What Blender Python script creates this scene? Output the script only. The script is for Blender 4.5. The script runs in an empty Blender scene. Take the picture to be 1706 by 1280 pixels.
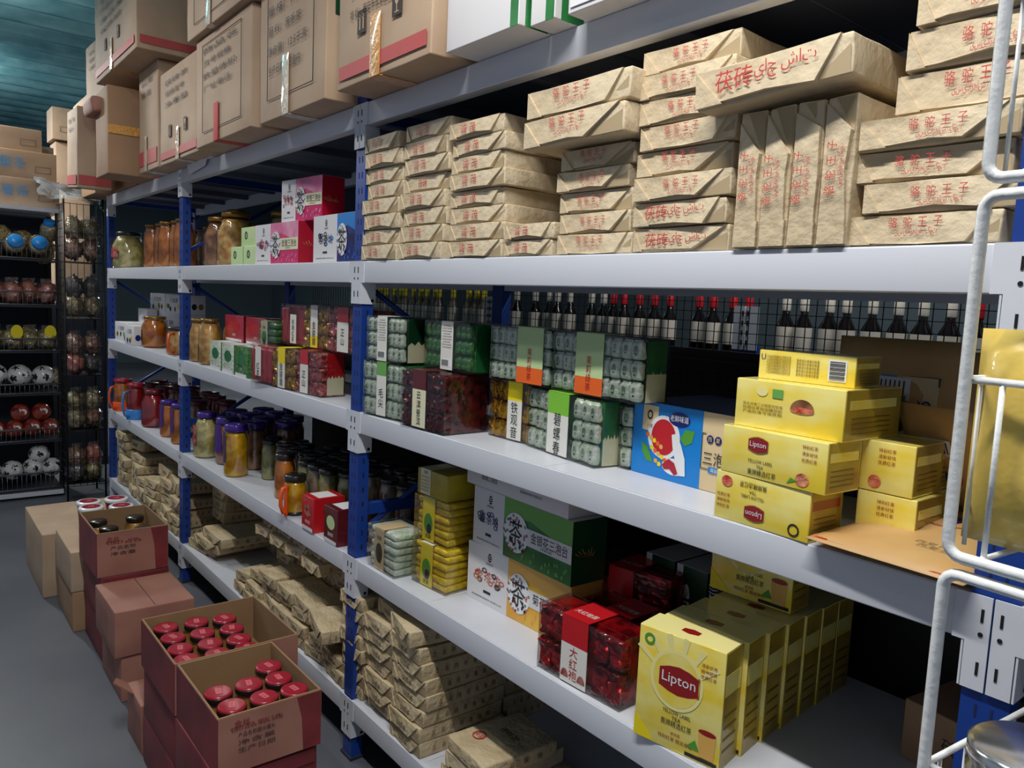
import bpy, math, random
from mathutils import Vector, Matrix, noise
random.seed(7)
SC = bpy.context.scene
COL = SC.collection
# ---------------------------------------------------------------- camera
F = 1277.77
yaw, pitch, roll = 0.889158, 0.105585, 0.045400
fwd = Vector((-math.sin(yaw)*math.cos(pitch), math.cos(yaw)*math.cos(pitch), -math.sin(pitch)))
r0 = Vector((math.cos(yaw), math.sin(yaw), 0)); u0 = r0.cross(fwd)
rt = math.cos(roll)*r0 + math.sin(roll)*u0; up = -math.sin(roll)*r0 + math.cos(roll)*u0
cd = bpy.data.cameras.new('camera'); cd.sensor_width = 36; cd.lens = F/1706*36; cd.clip_start = .02; cd.clip_end = 80
cam = bpy.data.objects.new('camera', cd); COL.objects.link(cam)
m = Matrix((rt, up, -fwd)).transposed().to_4x4(); m.translation = Vector((2.42183, -1.25214, 1.69067)); cam.matrix_world = m
SC.camera = cam
# ---------------------------------------------------------------- world, lamps, exposure
SC.view_settings.view_transform = 'Standard'; SC.view_settings.look = 'None'
SC.view_settings.exposure = 0.0; SC.view_settings.gamma = 1.0; SC.view_settings.use_curve_mapping = False
w = bpy.data.worlds.new('world'); SC.world = w; w.use_nodes = True
w.node_tree.nodes['Background'].inputs[0].default_value = (.62, .72, .9, 1); w.node_tree.nodes['Background'].inputs[1].default_value = .27
def lamp(name, loc, sx, sy, power, col=(1, .97, .93), rot=(0, 0, 0)):
    l = bpy.data.lights.new(name, 'AREA'); l.shape = 'RECTANGLE'; l.size = sx; l.size_y = sy; l.energy = power; l.color = col
    o = bpy.data.objects.new(name, l); o.location = loc; o.rotation_euler = rot; COL.objects.link(o); return o
# unseen fluorescent tubes over this and neighbouring aisles; the second is added fill
LAMPS = [((1.75, -1.0, 3.55), 1.6, .08, 74), ((-1.6, -1.1, 3.3), 1.3, .08, 16), ((-4.9, -1.15, 3.4), 1.2, .08, 85), ((-8.5, -1.1, 3.5), 1.2, .08, 110),
         ((1.2, 1.35, 2.9), 1.6, .08, 20), ((-9, 3, 3.5), 1.5, .1, 70)]
for i, (loc, sx, sy, pw) in enumerate(LAMPS):
    lamp('tube_or_fill_lamp', loc, sx, sy, pw)
    lamp('tube_or_fill_lamp', (loc[0], loc[1], loc[2]+.05), sx, sy, pw*(.75 if loc[0] < -4 else .25), rot=(math.pi, 0, 0))  # added upward light that brightens the ceiling

# ---------------------------------------------------------------- materials
M = {}
def mat(name, col, rough=.6, metal=0., coat=0., bump=0., bscale=60., var=0., vscale=8., col2=None, spec=.5, stretch=None, detail=3.):
    if name in M: return M[name]
    mt = bpy.data.materials.new(name); mt.use_nodes = True; n = mt.node_tree.nodes; l = mt.node_tree.links; b = n['Principled BSDF']
    c = tuple(((x/255+.055)/1.055)**2.4 if x > 10 else x/255/12.92 for x in col)+(1,)
    b.inputs['Base Color'].default_value = c; b.inputs['Roughness'].default_value = rough; b.inputs['Metallic'].default_value = metal
    b.inputs['Coat Weight'].default_value = coat; b.inputs['Coat Roughness'].default_value = .06; b.inputs['Specular IOR Level'].default_value = spec
    if var or bump:
        tc = n.new('ShaderNodeTexCoord'); mp = n.new('ShaderNodeMapping'); l.new(tc.outputs['Object'], mp.inputs[0])
        if stretch: mp.inputs['Scale'].default_value = stretch
    if var:
        c2 = tuple(((x/255+.055)/1.055)**2.4 for x in col2)+(1,) if col2 else tuple(x*(1-var) for x in c[:3])+(1,)
        t = n.new('ShaderNodeTexNoise'); t.inputs['Scale'].default_value = vscale; t.inputs['Detail'].default_value = detail; l.new(mp.outputs[0], t.inputs['Vector'])
        r = n.new('ShaderNodeValToRGB'); r.color_ramp.elements[0].position = .38; r.color_ramp.elements[1].position = .62
        r.color_ramp.elements[0].color = c2; r.color_ramp.elements[1].color = c; l.new(t.outputs['Fac'], r.inputs[0]); l.new(r.outputs[0], b.inputs['Base Color'])
    if bump:
        t = n.new('ShaderNodeTexNoise'); t.inputs['Scale'].default_value = bscale; t.inputs['Detail'].default_value = 4; l.new(mp.outputs[0], t.inputs['Vector'])
        bp = n.new('ShaderNodeBump'); bp.inputs['Strength'].default_value = bump; bp.inputs['Distance'].default_value = .01
        l.new(t.outputs['Fac'], bp.inputs['Height']); l.new(bp.outputs[0], b.inputs['Normal'])
    M[name] = mt; return mt
def clear(name, tint=(1, 1, 1), gloss=.12, rough=.08, bump=0., op=0., opc=(.8, .8, .8)):
    mt = bpy.data.materials.new(name); mt.use_nodes = True; n = mt.node_tree.nodes; l = mt.node_tree.links; n.remove(n['Principled BSDF'])
    t = n.new('ShaderNodeBsdfTransparent'); t.inputs[0].default_value = tint+(1,); g = n.new('ShaderNodeBsdfGlossy'); g.inputs['Roughness'].default_value = rough
    mx = n.new('ShaderNodeMixShader'); lw = n.new('ShaderNodeLayerWeight'); lw.inputs[0].default_value = .35
    mt_ = n.new('ShaderNodeMath'); mt_.operation = 'MULTIPLY_ADD'; mt_.inputs[1].default_value = .55; mt_.inputs[2].default_value = gloss; l.new(lw.outputs['Fresnel'], mt_.inputs[0])
    l.new(mt_.outputs[0], mx.inputs[0]); l.new(t.outputs[0], mx.inputs[1]); l.new(g.outputs[0], mx.inputs[2]); out = mx
    if op:
        d = n.new('ShaderNodeBsdfDiffuse'); d.inputs[0].default_value = opc+(1,); m2 = n.new('ShaderNodeMixShader'); m2.inputs[0].default_value = op
        l.new(mx.outputs[0], m2.inputs[1]); l.new(d.outputs[0], m2.inputs[2]); out = m2
    if bump:
        tc = n.new('ShaderNodeTexCoord'); tn = n.new('ShaderNodeTexNoise'); tn.inputs['Scale'].default_value = 25; l.new(tc.outputs['Object'], tn.inputs['Vector'])
        bp = n.new('ShaderNodeBump'); bp.inputs['Strength'].default_value = bump; bp.inputs['Distance'].default_value = .02
        l.new(tn.outputs['Fac'], bp.inputs['Height']); l.new(bp.outputs[0], g.inputs['Normal'])
    l.new(out.outputs[0], n['Material Output'].inputs[0]); M[name] = mt
mat('steel_white', (214, 217, 226), .35, bump=.02, bscale=8)
mat('shelf_white', (212, 215, 224), .38, var=.06, vscale=5)
mat('post_blue', (18, 58, 140), .45)
mat('steel_dark', (40, 44, 58), .6)
mat('hole', (12, 12, 16), .9); mat('post_slot', (14, 30, 74), .8)
mat('kraft', (212, 195, 164), .62, bump=.5, bscale=38, var=.1, vscale=7, col2=(200, 180, 147))
mat('kraft_b', (205, 186, 150), .66, bump=.8, bscale=45, var=.1, vscale=9, col2=(186, 165, 128))
mat('kraft_fold', (176, 156, 122), .7)
mat('panel_under_shade', (96, 102, 120), .6)  # shade under the shelves, put into the panel colour
mat('backing_dark', (32, 42, 68), .6)  # dark tone for the shade behind the fourth shelf
mat('red_print', (196, 62, 60), .7)
mat('dark_print', (62, 50, 42), .7)
mat('card', (192, 165, 138), .72, bump=.05, bscale=120, var=.08, vscale=4, col2=(180, 152, 126))
mat('card_dk', (168, 132, 100), .75, bump=.05, bscale=120, var=.1, vscale=4)
mat('card_in', (150, 118, 84), .8, var=.1, vscale=6)
mat('card_rose', (172, 122, 104), .7, var=.12, vscale=3, col2=(150, 98, 86))
mat('card_red', (140, 52, 54), .6, var=.15, vscale=5, col2=(108, 40, 46))
mat('card_ink', (60, 52, 52), .7)
mat('band_red', (186, 78, 76), .6)
mat('tape', (214, 152, 72), .2, coat=.6, bump=.5, bscale=60)
mat('tape_clear', (222, 206, 180), .12, coat=1, bump=.9, bscale=80)
mat('white_card', (228, 226, 228), .5)
mat('white_gloss', (238, 240, 242), .25, coat=.3)
mat('paper_white', (232, 230, 222), .6)
mat('ink', (34, 32, 34), .6)
mat('red_ink', (186, 34, 36), .6)
mat('lipton_yellow', (246, 216, 62), .22, coat=.6, var=.1, vscale=8, col2=(250, 236, 140), stretch=(1, 1, 2.2))
mat('lipton_light', (252, 240, 160), .22, coat=.6)
mat('lipton_red', (150, 24, 26), .3, coat=.6)
mat('lipton_dark', (120, 92, 20), .4)
mat('lipton_side_shade', (184, 156, 48), .3, coat=.4, var=.2, vscale=10, col2=(150, 124, 50))  # box yellow darkened for the shaded right side
mat('green_box', (24, 104, 52), .35, coat=.3, var=.25, vscale=9, col2=(46, 128, 66))
mat('green_light', (110, 176, 84), .4, coat=.2)
mat('green_dark', (14, 66, 38), .4, coat=.3)
mat('lime', (130, 200, 60), .45)
mat('amber_box', (238, 170, 40), .4, coat=.2, var=.15, vscale=8, col2=(246, 196, 70))
mat('pink', (218, 40, 110), .4, coat=.2); mat('pink_light', (240, 170, 196), .45, var=.3, vscale=9, col2=(226, 110, 160))
mat('crimson', (176, 14, 44), .35, coat=.3)
mat('navy', (24, 34, 108), .35, coat=.2); mat('azure', (10, 130, 214), .35, coat=.2); mat('beige', (226, 202, 158), .5)
mat('leaf', (84, 158, 54), .5); mat('orange', (238, 104, 34), .4); mat('tan', (230, 178, 90), .5)
mat('red', (196, 26, 34), .35, coat=.4); mat('maroon', (92, 20, 26), .35, coat=.4); mat('purple', (70, 30, 130), .3, coat=.5)
mat('gold_ink', (196, 164, 90), .35, metal=.6)
mat('yellow', (246, 222, 30), .4); mat('cream', (236, 232, 196), .5); mat('pale_green', (196, 220, 160), .5)
mat('foil_white', (236, 240, 230), .28, metal=.0, coat=.4, bump=1., bscale=60, var=.3, vscale=30, col2=(196, 214, 186))
mat('foil_green', (96, 158, 84), .28, metal=.1, coat=.3, bump=1., bscale=70, var=.3, vscale=30, col2=(30, 100, 50))
mat('foil_gold', (236, 190, 60), .25, metal=.7, bump=.4, bscale=60, var=.3, vscale=30, col2=(160, 110, 20))
mat('foil_red', (200, 26, 30), .22, metal=.5, bump=.4, bscale=45, coat=.3, var=.5, vscale=22, col2=(96, 6, 14))
mat('foil_maroon', (120, 30, 36), .25, metal=.4, bump=.4, bscale=60, var=.5, vscale=40, col2=(50, 10, 16))
mat('foil_rose', (214, 140, 130), .25, metal=.4, bump=.4, bscale=60, var=.5, vscale=40, col2=(170, 30, 40))
mat('foil_yellow', (250, 222, 40), .35, metal=.15, bump=.8, bscale=50, var=.2, vscale=20, col2=(214, 170, 20))
mat('olive_gold', (190, 168, 40), .3, coat=.4, var=.2, vscale=12)
mat('lid_black', (30, 26, 24), .3, coat=.5); mat('lid_red', (162, 24, 46), .3, coat=.5); mat('lid_dkred', (110, 24, 32), .3, coat=.4)
mat('lid_purple', (62, 34, 130), .25, coat=.6); mat('lid_metal', (190, 194, 200), .25, metal=.8); mat('lid_gold', (150, 110, 50), .3, metal=.6)
mat('lid_face', (226, 120, 130), .4)
mat('honey', (226, 140, 30), .3, coat=.6, var=.35, vscale=18, col2=(176, 92, 14)); mat('amberjar', (200, 140, 56), .3, coat=.5, var=.5, vscale=26, col2=(240, 200, 120))
mat('peach', (240, 196, 30), .3, coat=.6, var=.3, vscale=24, col2=(214, 150, 14)); mat('pickle', (228, 216, 150), .35, coat=.5, var=.3, vscale=20, col2=(170, 160, 90))
mat('brownjar', (186, 134, 84), .35, coat=.5, var=.3, vscale=18, col2=(110, 66, 36)); mat('greyjar', (176, 156, 130), .35, coat=.5, var=.3, vscale=22, col2=(90, 80, 66))
mat('greenjar', (180, 176, 104), .35, coat=.5, var=.3, vscale=22, col2=(100, 110, 60)); mat('redjar', (170, 22, 26), .3, coat=.6, var=.2, vscale=14)
mat('orange_plastic', (240, 92, 22), .35, coat=.3); mat('blue_plastic', (60, 140, 220), .35, coat=.3)
mat('wire_white', (236, 238, 238), .3, coat=.3, bump=.1, bscale=90); mat('wire_black', (22, 20, 24), .4); mat('wire_chrome', (170, 172, 176), .25, metal=.8)
mat('cap_blue', (20, 140, 224), .35, coat=.3); mat('popcorn', (222, 206, 150), .7, bump=1., bscale=90, var=.4, vscale=55, col2=(150, 116, 60))
mat('snack', (206, 150, 96), .55, bump=1., bscale=60, var=.6, vscale=40, col2=(120, 60, 44)); mat('snack_yellow', (210, 190, 90), .5, bump=1, bscale=60, var=.5, vscale=30, col2=(110, 86, 50))
mat('snack_red', (200, 60, 40), .35, coat=.5, bump=1, bscale=40, var=.5, vscale=26, col2=(226, 150, 110)); mat('snack_dark', (96, 84, 70), .5, bump=1, bscale=50, var=.5, vscale=30, col2=(40, 34, 34))
mat('black_patch', (20, 20, 22), .35, coat=.4); mat('ball_white', (218, 216, 214), .3, coat=.5); mat('ball_red', (120, 24, 28), .25, coat=.6, var=.4, vscale=16, col2=(190, 90, 60))
mat('pouch_yellow', (226, 196, 96), .35, coat=.3, bump=.4, bscale=14); mat('pouch_kraft', (204, 168, 112), .5, var=.15, vscale=6, col2=(194, 150, 92)); mat('silver', (200, 202, 206), .2, metal=.9)
mat('chip_blue', (90, 160, 214), .6)
mat('bottle_dark', (22, 16, 14), .15, coat=.6); mat('bottle_label', (214, 208, 196), .5); mat('bottle_red', (190, 26, 40), .4); mat('bottle_white', (220, 226, 236), .4)
clear('film', gloss=.06, rough=.12, bump=.3); clear('glass', gloss=.05, rough=.03); clear('wrap', gloss=.28, rough=.16, bump=1., op=.3, opc=(.45, .46, .5))
clear('bag_film', gloss=.16, rough=.12, bump=1.2, op=.06)

# ---------------------------------------------------------------- mesh builder
_tc = {}
def text_mesh(s):
    if s in _tc: return _tc[s]
    c = bpy.data.curves.new('glyphs', 'FONT'); c.body = s; c.resolution_u = 2; c.size = 1
    o = bpy.data.objects.new('glyphs', c); COL.objects.link(o); bpy.context.view_layer.update()
    me = bpy.data.meshes.new_from_object(o.evaluated_get(bpy.context.evaluated_depsgraph_get()))
    v = [(x.co.x, x.co.y) for x in me.vertices]; f = [tuple(p.vertices) for p in me.polygons]
    bpy.data.objects.remove(o); bpy.data.curves.remove(c); bpy.data.meshes.remove(me)
    if v:
        xs = [a for a, b in v]; ys = [b for a, b in v]; cx, cy = (min(xs)+max(xs))/2, (min(ys)+max(ys))/2
        W, H = max(xs)-min(xs), max(ys)-min(ys); v = [(a-cx, b-cy) for a, b in v]
    else: W = H = 1
    _tc[s] = (v, f, W, H); return _tc[s]
class MB:
    def __init__(s): s.v = []; s.f = []; s.m = []; s.sm = []; s.mats = []
    def mi(s, m):
        if m not in s.mats: s.mats.append(m)
        return s.mats.index(m)
    def add(s, vs, fs, m, smooth=False):
        b = len(s.v); s.v += [tuple(v) for v in vs]; k = s.mi(m)
        for f in fs: s.f.append(tuple(b+i for i in f)); s.m.append(k); s.sm.append(smooth)
    def box(s, x0, x1, y0, y1, z0, z1, m, c=0.):
        if c <= 0:
            s.add([(x, y, z) for x in (x0, x1) for y in (y0, y1) for z in (z0, z1)], [(0, 1, 3, 2), (4, 6, 7, 5), (0, 4, 5, 1), (2, 3, 7, 6), (0, 2, 6, 4), (1, 5, 7, 3)], m); return s
        s.rbox(x0, x1, y0, y1, z0, z1, m, c, 1, 0, 0); return s
    def rbox(s, x0, x1, y0, y1, z0, z1, m, r=.005, seg=3, amp=.0, seed=0, nf=9.):
        L = (x1-x0, y1-y0, z1-z0); r = min(r, min(L)*.45); h = [a/2 for a in L]; c = ((x0+x1)/2, (y0+y1)/2, (z0+z1)/2)
        def grid(k):
            n = max(1, seg if isinstance(seg, int) else seg[k]); g = [-h[k], -h[k]+r*.5, -h[k]+r]
            g += [-h[k]+r+(L[k]-2*r)*i/n for i in range(1, n)]
            return g+[h[k]-r, h[k]-r*.5, h[k]]
        G = [grid(0), grid(1), grid(2)]; idx = {}; vs = []; fs = []
        def V(p):
            k = tuple(round(a, 6) for a in p)
            if k in idx: return idx[k]
            q = [max(-h[i]+r, min(h[i]-r, p[i])) for i in range(3)]; d = Vector([p[i]-q[i] for i in range(3)])
            if d.length > 1e-9: d = d.normalized()*r
            o = Vector(q)+d
            if amp:
                nv = noise.noise_vector(Vector((p[0]*nf+seed*3.1, p[1]*nf-seed*1.7, p[2]*nf*1.6+seed)))
                o += Vector((nv[0], nv[1], nv[2]*.8))*amp
            idx[k] = len(vs); vs.append((o[0]+c[0], o[1]+c[1], o[2]+c[2])); return idx[k]
        for ax in range(3):
            a, b = [(1, 2), (2, 0), (0, 1)][ax]
            for sg in (-1, 1):
                for i in range(len(G[a])-1):
                    for j in range(len(G[b])-1):
                        q = []
                        for (ii, jj) in ((i, j), (i+1, j), (i+1, j+1), (i, j+1)):
                            p = [0, 0, 0]; p[ax] = sg*h[ax]; p[a] = G[a][ii]; p[b] = G[b][jj]; q.append(V(p))
                        if sg < 0: q.reverse()
                        if len(set(q)) == 4: fs.append(tuple(q))
        s.add(vs, fs, m, True); return s
    def quad(s, p, m): s.add(p, [tuple(range(len(p)))], m); return s
    def text(s, t, o, u, v, size, m, sx=1., vertical=False, gap=1.12, fit=None):
        """t centred at o, running along u, up along v; size = glyph height"""
        o, u, v = Vector(o), Vector(u).normalized(), Vector(v).normalized()
        if vertical:
            n = len(t)
            for i, ch in enumerate(t): s.text(ch, o+v*((n-1)/2-i)*size*gap, u, v, size, m, sx)
            return s
        vs, fs, W, H = text_mesh(t); k = size/.9
        kx = k*sx if not fit else fit/W
        s.add([o+u*(a*kx)+v*(b*k) for a, b in vs], fs, m); return s
    def disc(s, o, u, v, ru, rv, m, n=24, r0=0., a0=0., a1=2*math.pi):
        o, u, v = Vector(o), Vector(u), Vector(v); full = abs(a1-a0-2*math.pi) < 1e-6
        P = [a0+(a1-a0)*i/n for i in range(n+1)]
        if r0 <= 0: s.add([o+u*ru*math.cos(a)+v*rv*math.sin(a) for a in (P[:-1] if full else P)], [tuple(range(n if full else n+1))], m)
        else:
            vs = []; 
            for a in P: vs += [o+u*ru*math.cos(a)+v*rv*math.sin(a), o+u*ru*r0*math.cos(a)+v*rv*r0*math.sin(a)]
            s.add(vs, [(2*i, 2*i+2, 2*i+3, 2*i+1) for i in range(n)], m)
        return s
    def poly(s, pts, o, u, v, m):
        o, u, v = Vector(o), Vector(u), Vector(v); s.add([o+u*a+v*b for a, b in pts], [tuple(range(len(pts)))], m); return s
    def lathe(s, prof, m, n=20, c=(0, 0), cap=True, sy=1.):
        vs = [(c[0]+r*math.cos(2*math.pi*i/n), c[1]+sy*r*math.sin(2*math.pi*i/n), z) for r, z in prof for i in range(n)]
        fs = [(j*n+i, j*n+(i+1) % n, (j+1)*n+(i+1) % n, (j+1)*n+i) for j in range(len(prof)-1) for i in range(n)]
        if cap: fs += [tuple(range(n))[::-1], tuple((len(prof)-1)*n+i for i in range(n))]
        s.add(vs, fs, m, True); return s
    def tube(s, pts, r, m, n=8, closed=False):
        P = [Vector(p) for p in pts]; N = len(P); vs = []
        prev = None
        for i, p in enumerate(P):
            a = P[(i-1) % N] if closed or i > 0 else p; b = P[(i+1) % N] if closed or i < N-1 else p
            t = (b-a).normalized()
            if prev is None: prev = t.orthogonal().normalized()
            prev = (prev-t*prev.dot(t)); prev = prev.normalized() if prev.length > 1e-6 else t.orthogonal().normalized()
            q = t.cross(prev)
            for k in range(n): vs.append(p+prev*r*math.cos(2*math.pi*k/n)+q*r*math.sin(2*math.pi*k/n))
        R = N if closed else N-1
        fs = [(i*n+k, i*n+(k+1) % n, ((i+1) % N)*n+(k+1) % n, ((i+1) % N)*n+k) for i in range(R) for k in range(n)]
        if not closed: fs += [tuple(range(n))[::-1], tuple((N-1)*n+k for k in range(n))]
        s.add(vs, fs, m, True); return s
    def wires(s, segs, r, m):
        for a, b in segs: s.tube([a, b], r, m, 5)
        return s
    def blob(s, c, rad, m, amp=.15, seed=0, nf=3., nu=16, nv=11):
        vs = []; 
        for j in range(nv+1):
            th = math.pi*j/nv
            for i in range(nu):
                ph = 2*math.pi*i/nu; d = Vector((math.sin(th)*math.cos(ph), math.sin(th)*math.sin(ph), math.cos(th)))
                k = 1+amp*noise.noise(d*nf+Vector((seed, seed*2, -seed))); vs.append((c[0]+d.x*rad[0]*k, c[1]+d.y*rad[1]*k, c[2]+d.z*rad[2]*k))
        fs = [(j*nu+i, (j+1)*nu+i, (j+1)*nu+(i+1) % nu, j*nu+(i+1) % nu) for j in range(nv) for i in range(nu)]
        s.add(vs, fs, m, True); return s
    def build(s, name, parent=None, loc=None, rz=0):
        me = bpy.data.meshes.new(name); me.from_pydata(s.v, [], s.f); me.polygons.foreach_set('material_index', s.m); me.polygons.foreach_set('use_smooth', s.sm)
        for k in s.mats: me.materials.append(M[k])
        me.update(); o = bpy.data.objects.new(name, me); COL.objects.link(o)
        if parent: o.parent = parent
        if loc is not None: o.location = loc
        if rz: o.rotation_euler = (0, 0, rz)
        return o
def tag(o, label, cat, group=None, kind=None):
    if kind: o['kind'] = kind
    if label: o['label'] = label
    if cat: o['category'] = cat
    if group: o['group'] = group
    return o
def thing(name, label, cat, loc=(0, 0, 0), rz=0., group=None):
    o = bpy.data.objects.new(name, None); o.empty_display_size = .05; COL.objects.link(o); o.location = loc; o.rotation_euler = (0, 0, math.radians(rz))
    return tag(o, label, cat, group)
def kids(o): return [c for c in bpy.data.objects if c.parent == o]
def dup(root, loc, rz=0., label=None, group=None, scale=None, tree=None):
    def cp(o, par):
        c = o.copy(); COL.objects.link(c)
        if par: c.parent = par
        for ch in o.children: cp(ch, c)
        return c
    r = cp(root, None); r.location = loc; r.rotation_euler = (0, 0, math.radians(rz))
    if scale: r.scale = scale
    if label: r['label'] = label
    if group: r['group'] = group
    return r
FX, FZ = (1, 0, 0), (0, 0, 1)
ORD = ['bottom', 'second from the bottom', 'third from the bottom', 'fourth from the bottom', 'fifth from the bottom', 'sixth from the bottom', 'seventh from the bottom', 'eighth from the bottom', 'ninth from the bottom', 'tenth from the bottom']
def ordl(i, n): return 'topmost' if i == n-1 else ('lowest' if i == 0 else ORD[i].replace(' from the bottom', '')+' from bottom')

# ================================================================ setting
L = {1: .234, 2: .763, 3: 1.289, 4: 1.809, 5: 2.332}
XA, XB, XC, XD, XE = -3.93, -2.083, 0.006, 2.03, 4.05
DEP, BH = .66, .074
mat('concrete', (98, 101, 108), .42, var=.12, vscale=1.2, col2=(84, 87, 96), bump=.05, bscale=20, spec=.4)
mat('roof_teal', (112, 164, 172), .24, var=.3, vscale=2.5, col2=(80, 134, 146), spec=.9, bump=.7, bscale=5, metal=.5, stretch=(2.2, 1, 1))
mat('far_wall', (70, 84, 92), .8)
fl = MB(); fl.box(-16, 6, -4, 6, -.05, 0, 'concrete'); tag(fl.build('floor'), 'smooth grey concrete floor of the aisle', None, kind='structure')
cl = MB(); N = 150; vs = []; fs = []
for i in range(N*4+1):
    x = -16+i*22/(N*4); z = 4.2+.045*math.sin(i*2*math.pi/13)+.02*math.sin(i*4*math.pi/13+.6); vs += [(x, -5, z), (x, 6, z)]
fs = [(2*i, 2*i+1, 2*i+3, 2*i+2) for i in range(N*4)]; cl.add(vs, fs, 'roof_teal', True)
tag(cl.build('ceiling'), 'teal corrugated metal ceiling', None, kind='structure')
wl = MB(); wl.box(-16.1, -16, -5, 6, 0, 4.2, 'far_wall'); tag(wl.build('wall_left'), 'dark wall at the far end of the store', None, kind='structure')
wl = MB(); wl.box(-16, 6, 6, 6.1, 0, 4.2, 'far_wall'); tag(wl.build('wall_back'), 'dark wall behind the neighbouring aisle', None, kind='structure')

# ================================================================ storage rack
rack = thing('storage_rack', 'long steel storage rack with blue posts and white shelf beams', 'shelving', (0, 0, 0))
def post(x, front=True):
    b = MB(); y0, y1 = (.004, .046) if front else (DEP-.046, DEP-.004)
    b.box(x-.033, x+.033, y0, y1, 0, 2.36, 'post_blue')
    if front:
        z = .06
        while z < 2.34:
            for s in (-1, 1): b.box(x+s*.011-.0017, x+s*.011+.0017, y0-.0008, y0, z, z+.02, 'post_slot')
            b.box(x+.033, x+.0342, .022, .028, z+.004, z+.022, 'hole')
            z += .052
    b.box(x-.04, x+.04, y0-.006, y1+.006, 0, .012, 'steel_dark')
    return b.build('post', rack)
for x in (XA, XB, XC, XD, XE): post(x); post(x, False)
def bay(xa, xb, lv):
    zt = L[lv]; b = MB(); z0 = zt-BH
    b.box(xa+.030, xb-.030, 0, .04, z0, zt-.001, 'steel_white', .0025)
    bm = b.build('beam', rack)
    for (x, s) in ((xa, 1), (xb, -1)):
        p = MB(); xi, xo = x+s*.0015, x+s*.052
        a0, a1 = min(xi, xo), max(xi, xo)
        p.box(a0, a1, -.003, 0., z0, zt, 'steel_white')                # plate over the beam end
        xi2 = x+s*.034; a0, a1 = min(xi, xi2), max(xi, xi2)
        p.box(a0, a1, -.003, .0, zt-.146, z0, 'steel_white')
        # side gusset folded back along the post
        g = x+s*.0355
        p.add([(g, -.002, z0), (g, .052, z0), (g, .052, zt-.146), (g, -.002, zt-.146), (g+s*.003, -.002, z0), (g+s*.003, .052, z0), (g+s*.003, .052, zt-.146), (g+s*.003, -.002, zt-.146)],
              [(0, 1, 2, 3), (7, 6, 5, 4), (0, 3, 7, 4), (1, 5, 6, 2), (2, 6, 7, 3)], 'steel_white')
        p.disc((g+s*.0036, .040, zt-.134), (0, 1, 0), FZ, .006, .006, 'hole', 10)
        for zz in (zt-.04, zt-.122): p.box(x+s*.013-.002, x+s*.013+.002, -.0042, -.003, zz, zz+.02, 'hole')
        p.disc((x+s*.013, -.0042, zt-.059), FX, FZ, .0038, .0038, 'hole', 10)
        p.build('bracket', bm)
    b = MB(); b.box(xa+.034, xb-.034, DEP-.04, DEP, z0, zt-.001, 'steel_white'); b.build('beam', rack)
    n = 4; w = (xb-xa)/n
    for i in range(n):
        b = MB(); b.box(xa+i*w+.001+(.034 if i == 0 else 0), xa+(i+1)*w-.001-(.034 if i == n-1 else 0), .002, DEP-.002, zt-.010, zt, 'shelf_white')
        b.box(xa+i*w+.003+(.034 if i == 0 else 0), xa+(i+1)*w-.003-(.034 if i == n-1 else 0), .042, DEP-.042, zt-.013, zt-.010, 'panel_under_shade')  # underside layer coloured darker to stand in for shade
        b.box(xa+i*w+w/2-.02, xa+i*w+w/2+.02, .045, DEP-.045, zt-.04, zt-.013, 'panel_under_shade')
        b.build('shelf_panel', rack)
for lv in L:
    for xa, xb in ((XA, XB), (XB, XC), (XC, XD), (XD, XE)): bay(xa, xb, lv)
for x in (XA, XB, XC, XD, XE):
    for k, (z0, z1) in enumerate(((.3, .72), (.85, 1.2), (1.36, 1.72), (1.9, 2.24))):
        b = MB(); y0, y1 = (.05, DEP-.05) if k % 2 else (DEP-.05, .05)
        b.tube([(x, y0, z0), (x, y1, z1)], .011, 'post_blue', 6); b.build('brace', rack)
    for z in (.12, .93, 2.3):
        b = MB(); b.box(x-.015, x+.015, .046, DEP-.046, z-.02, z+.02, 'post_blue'); b.build('cross_rail', rack)

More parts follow.
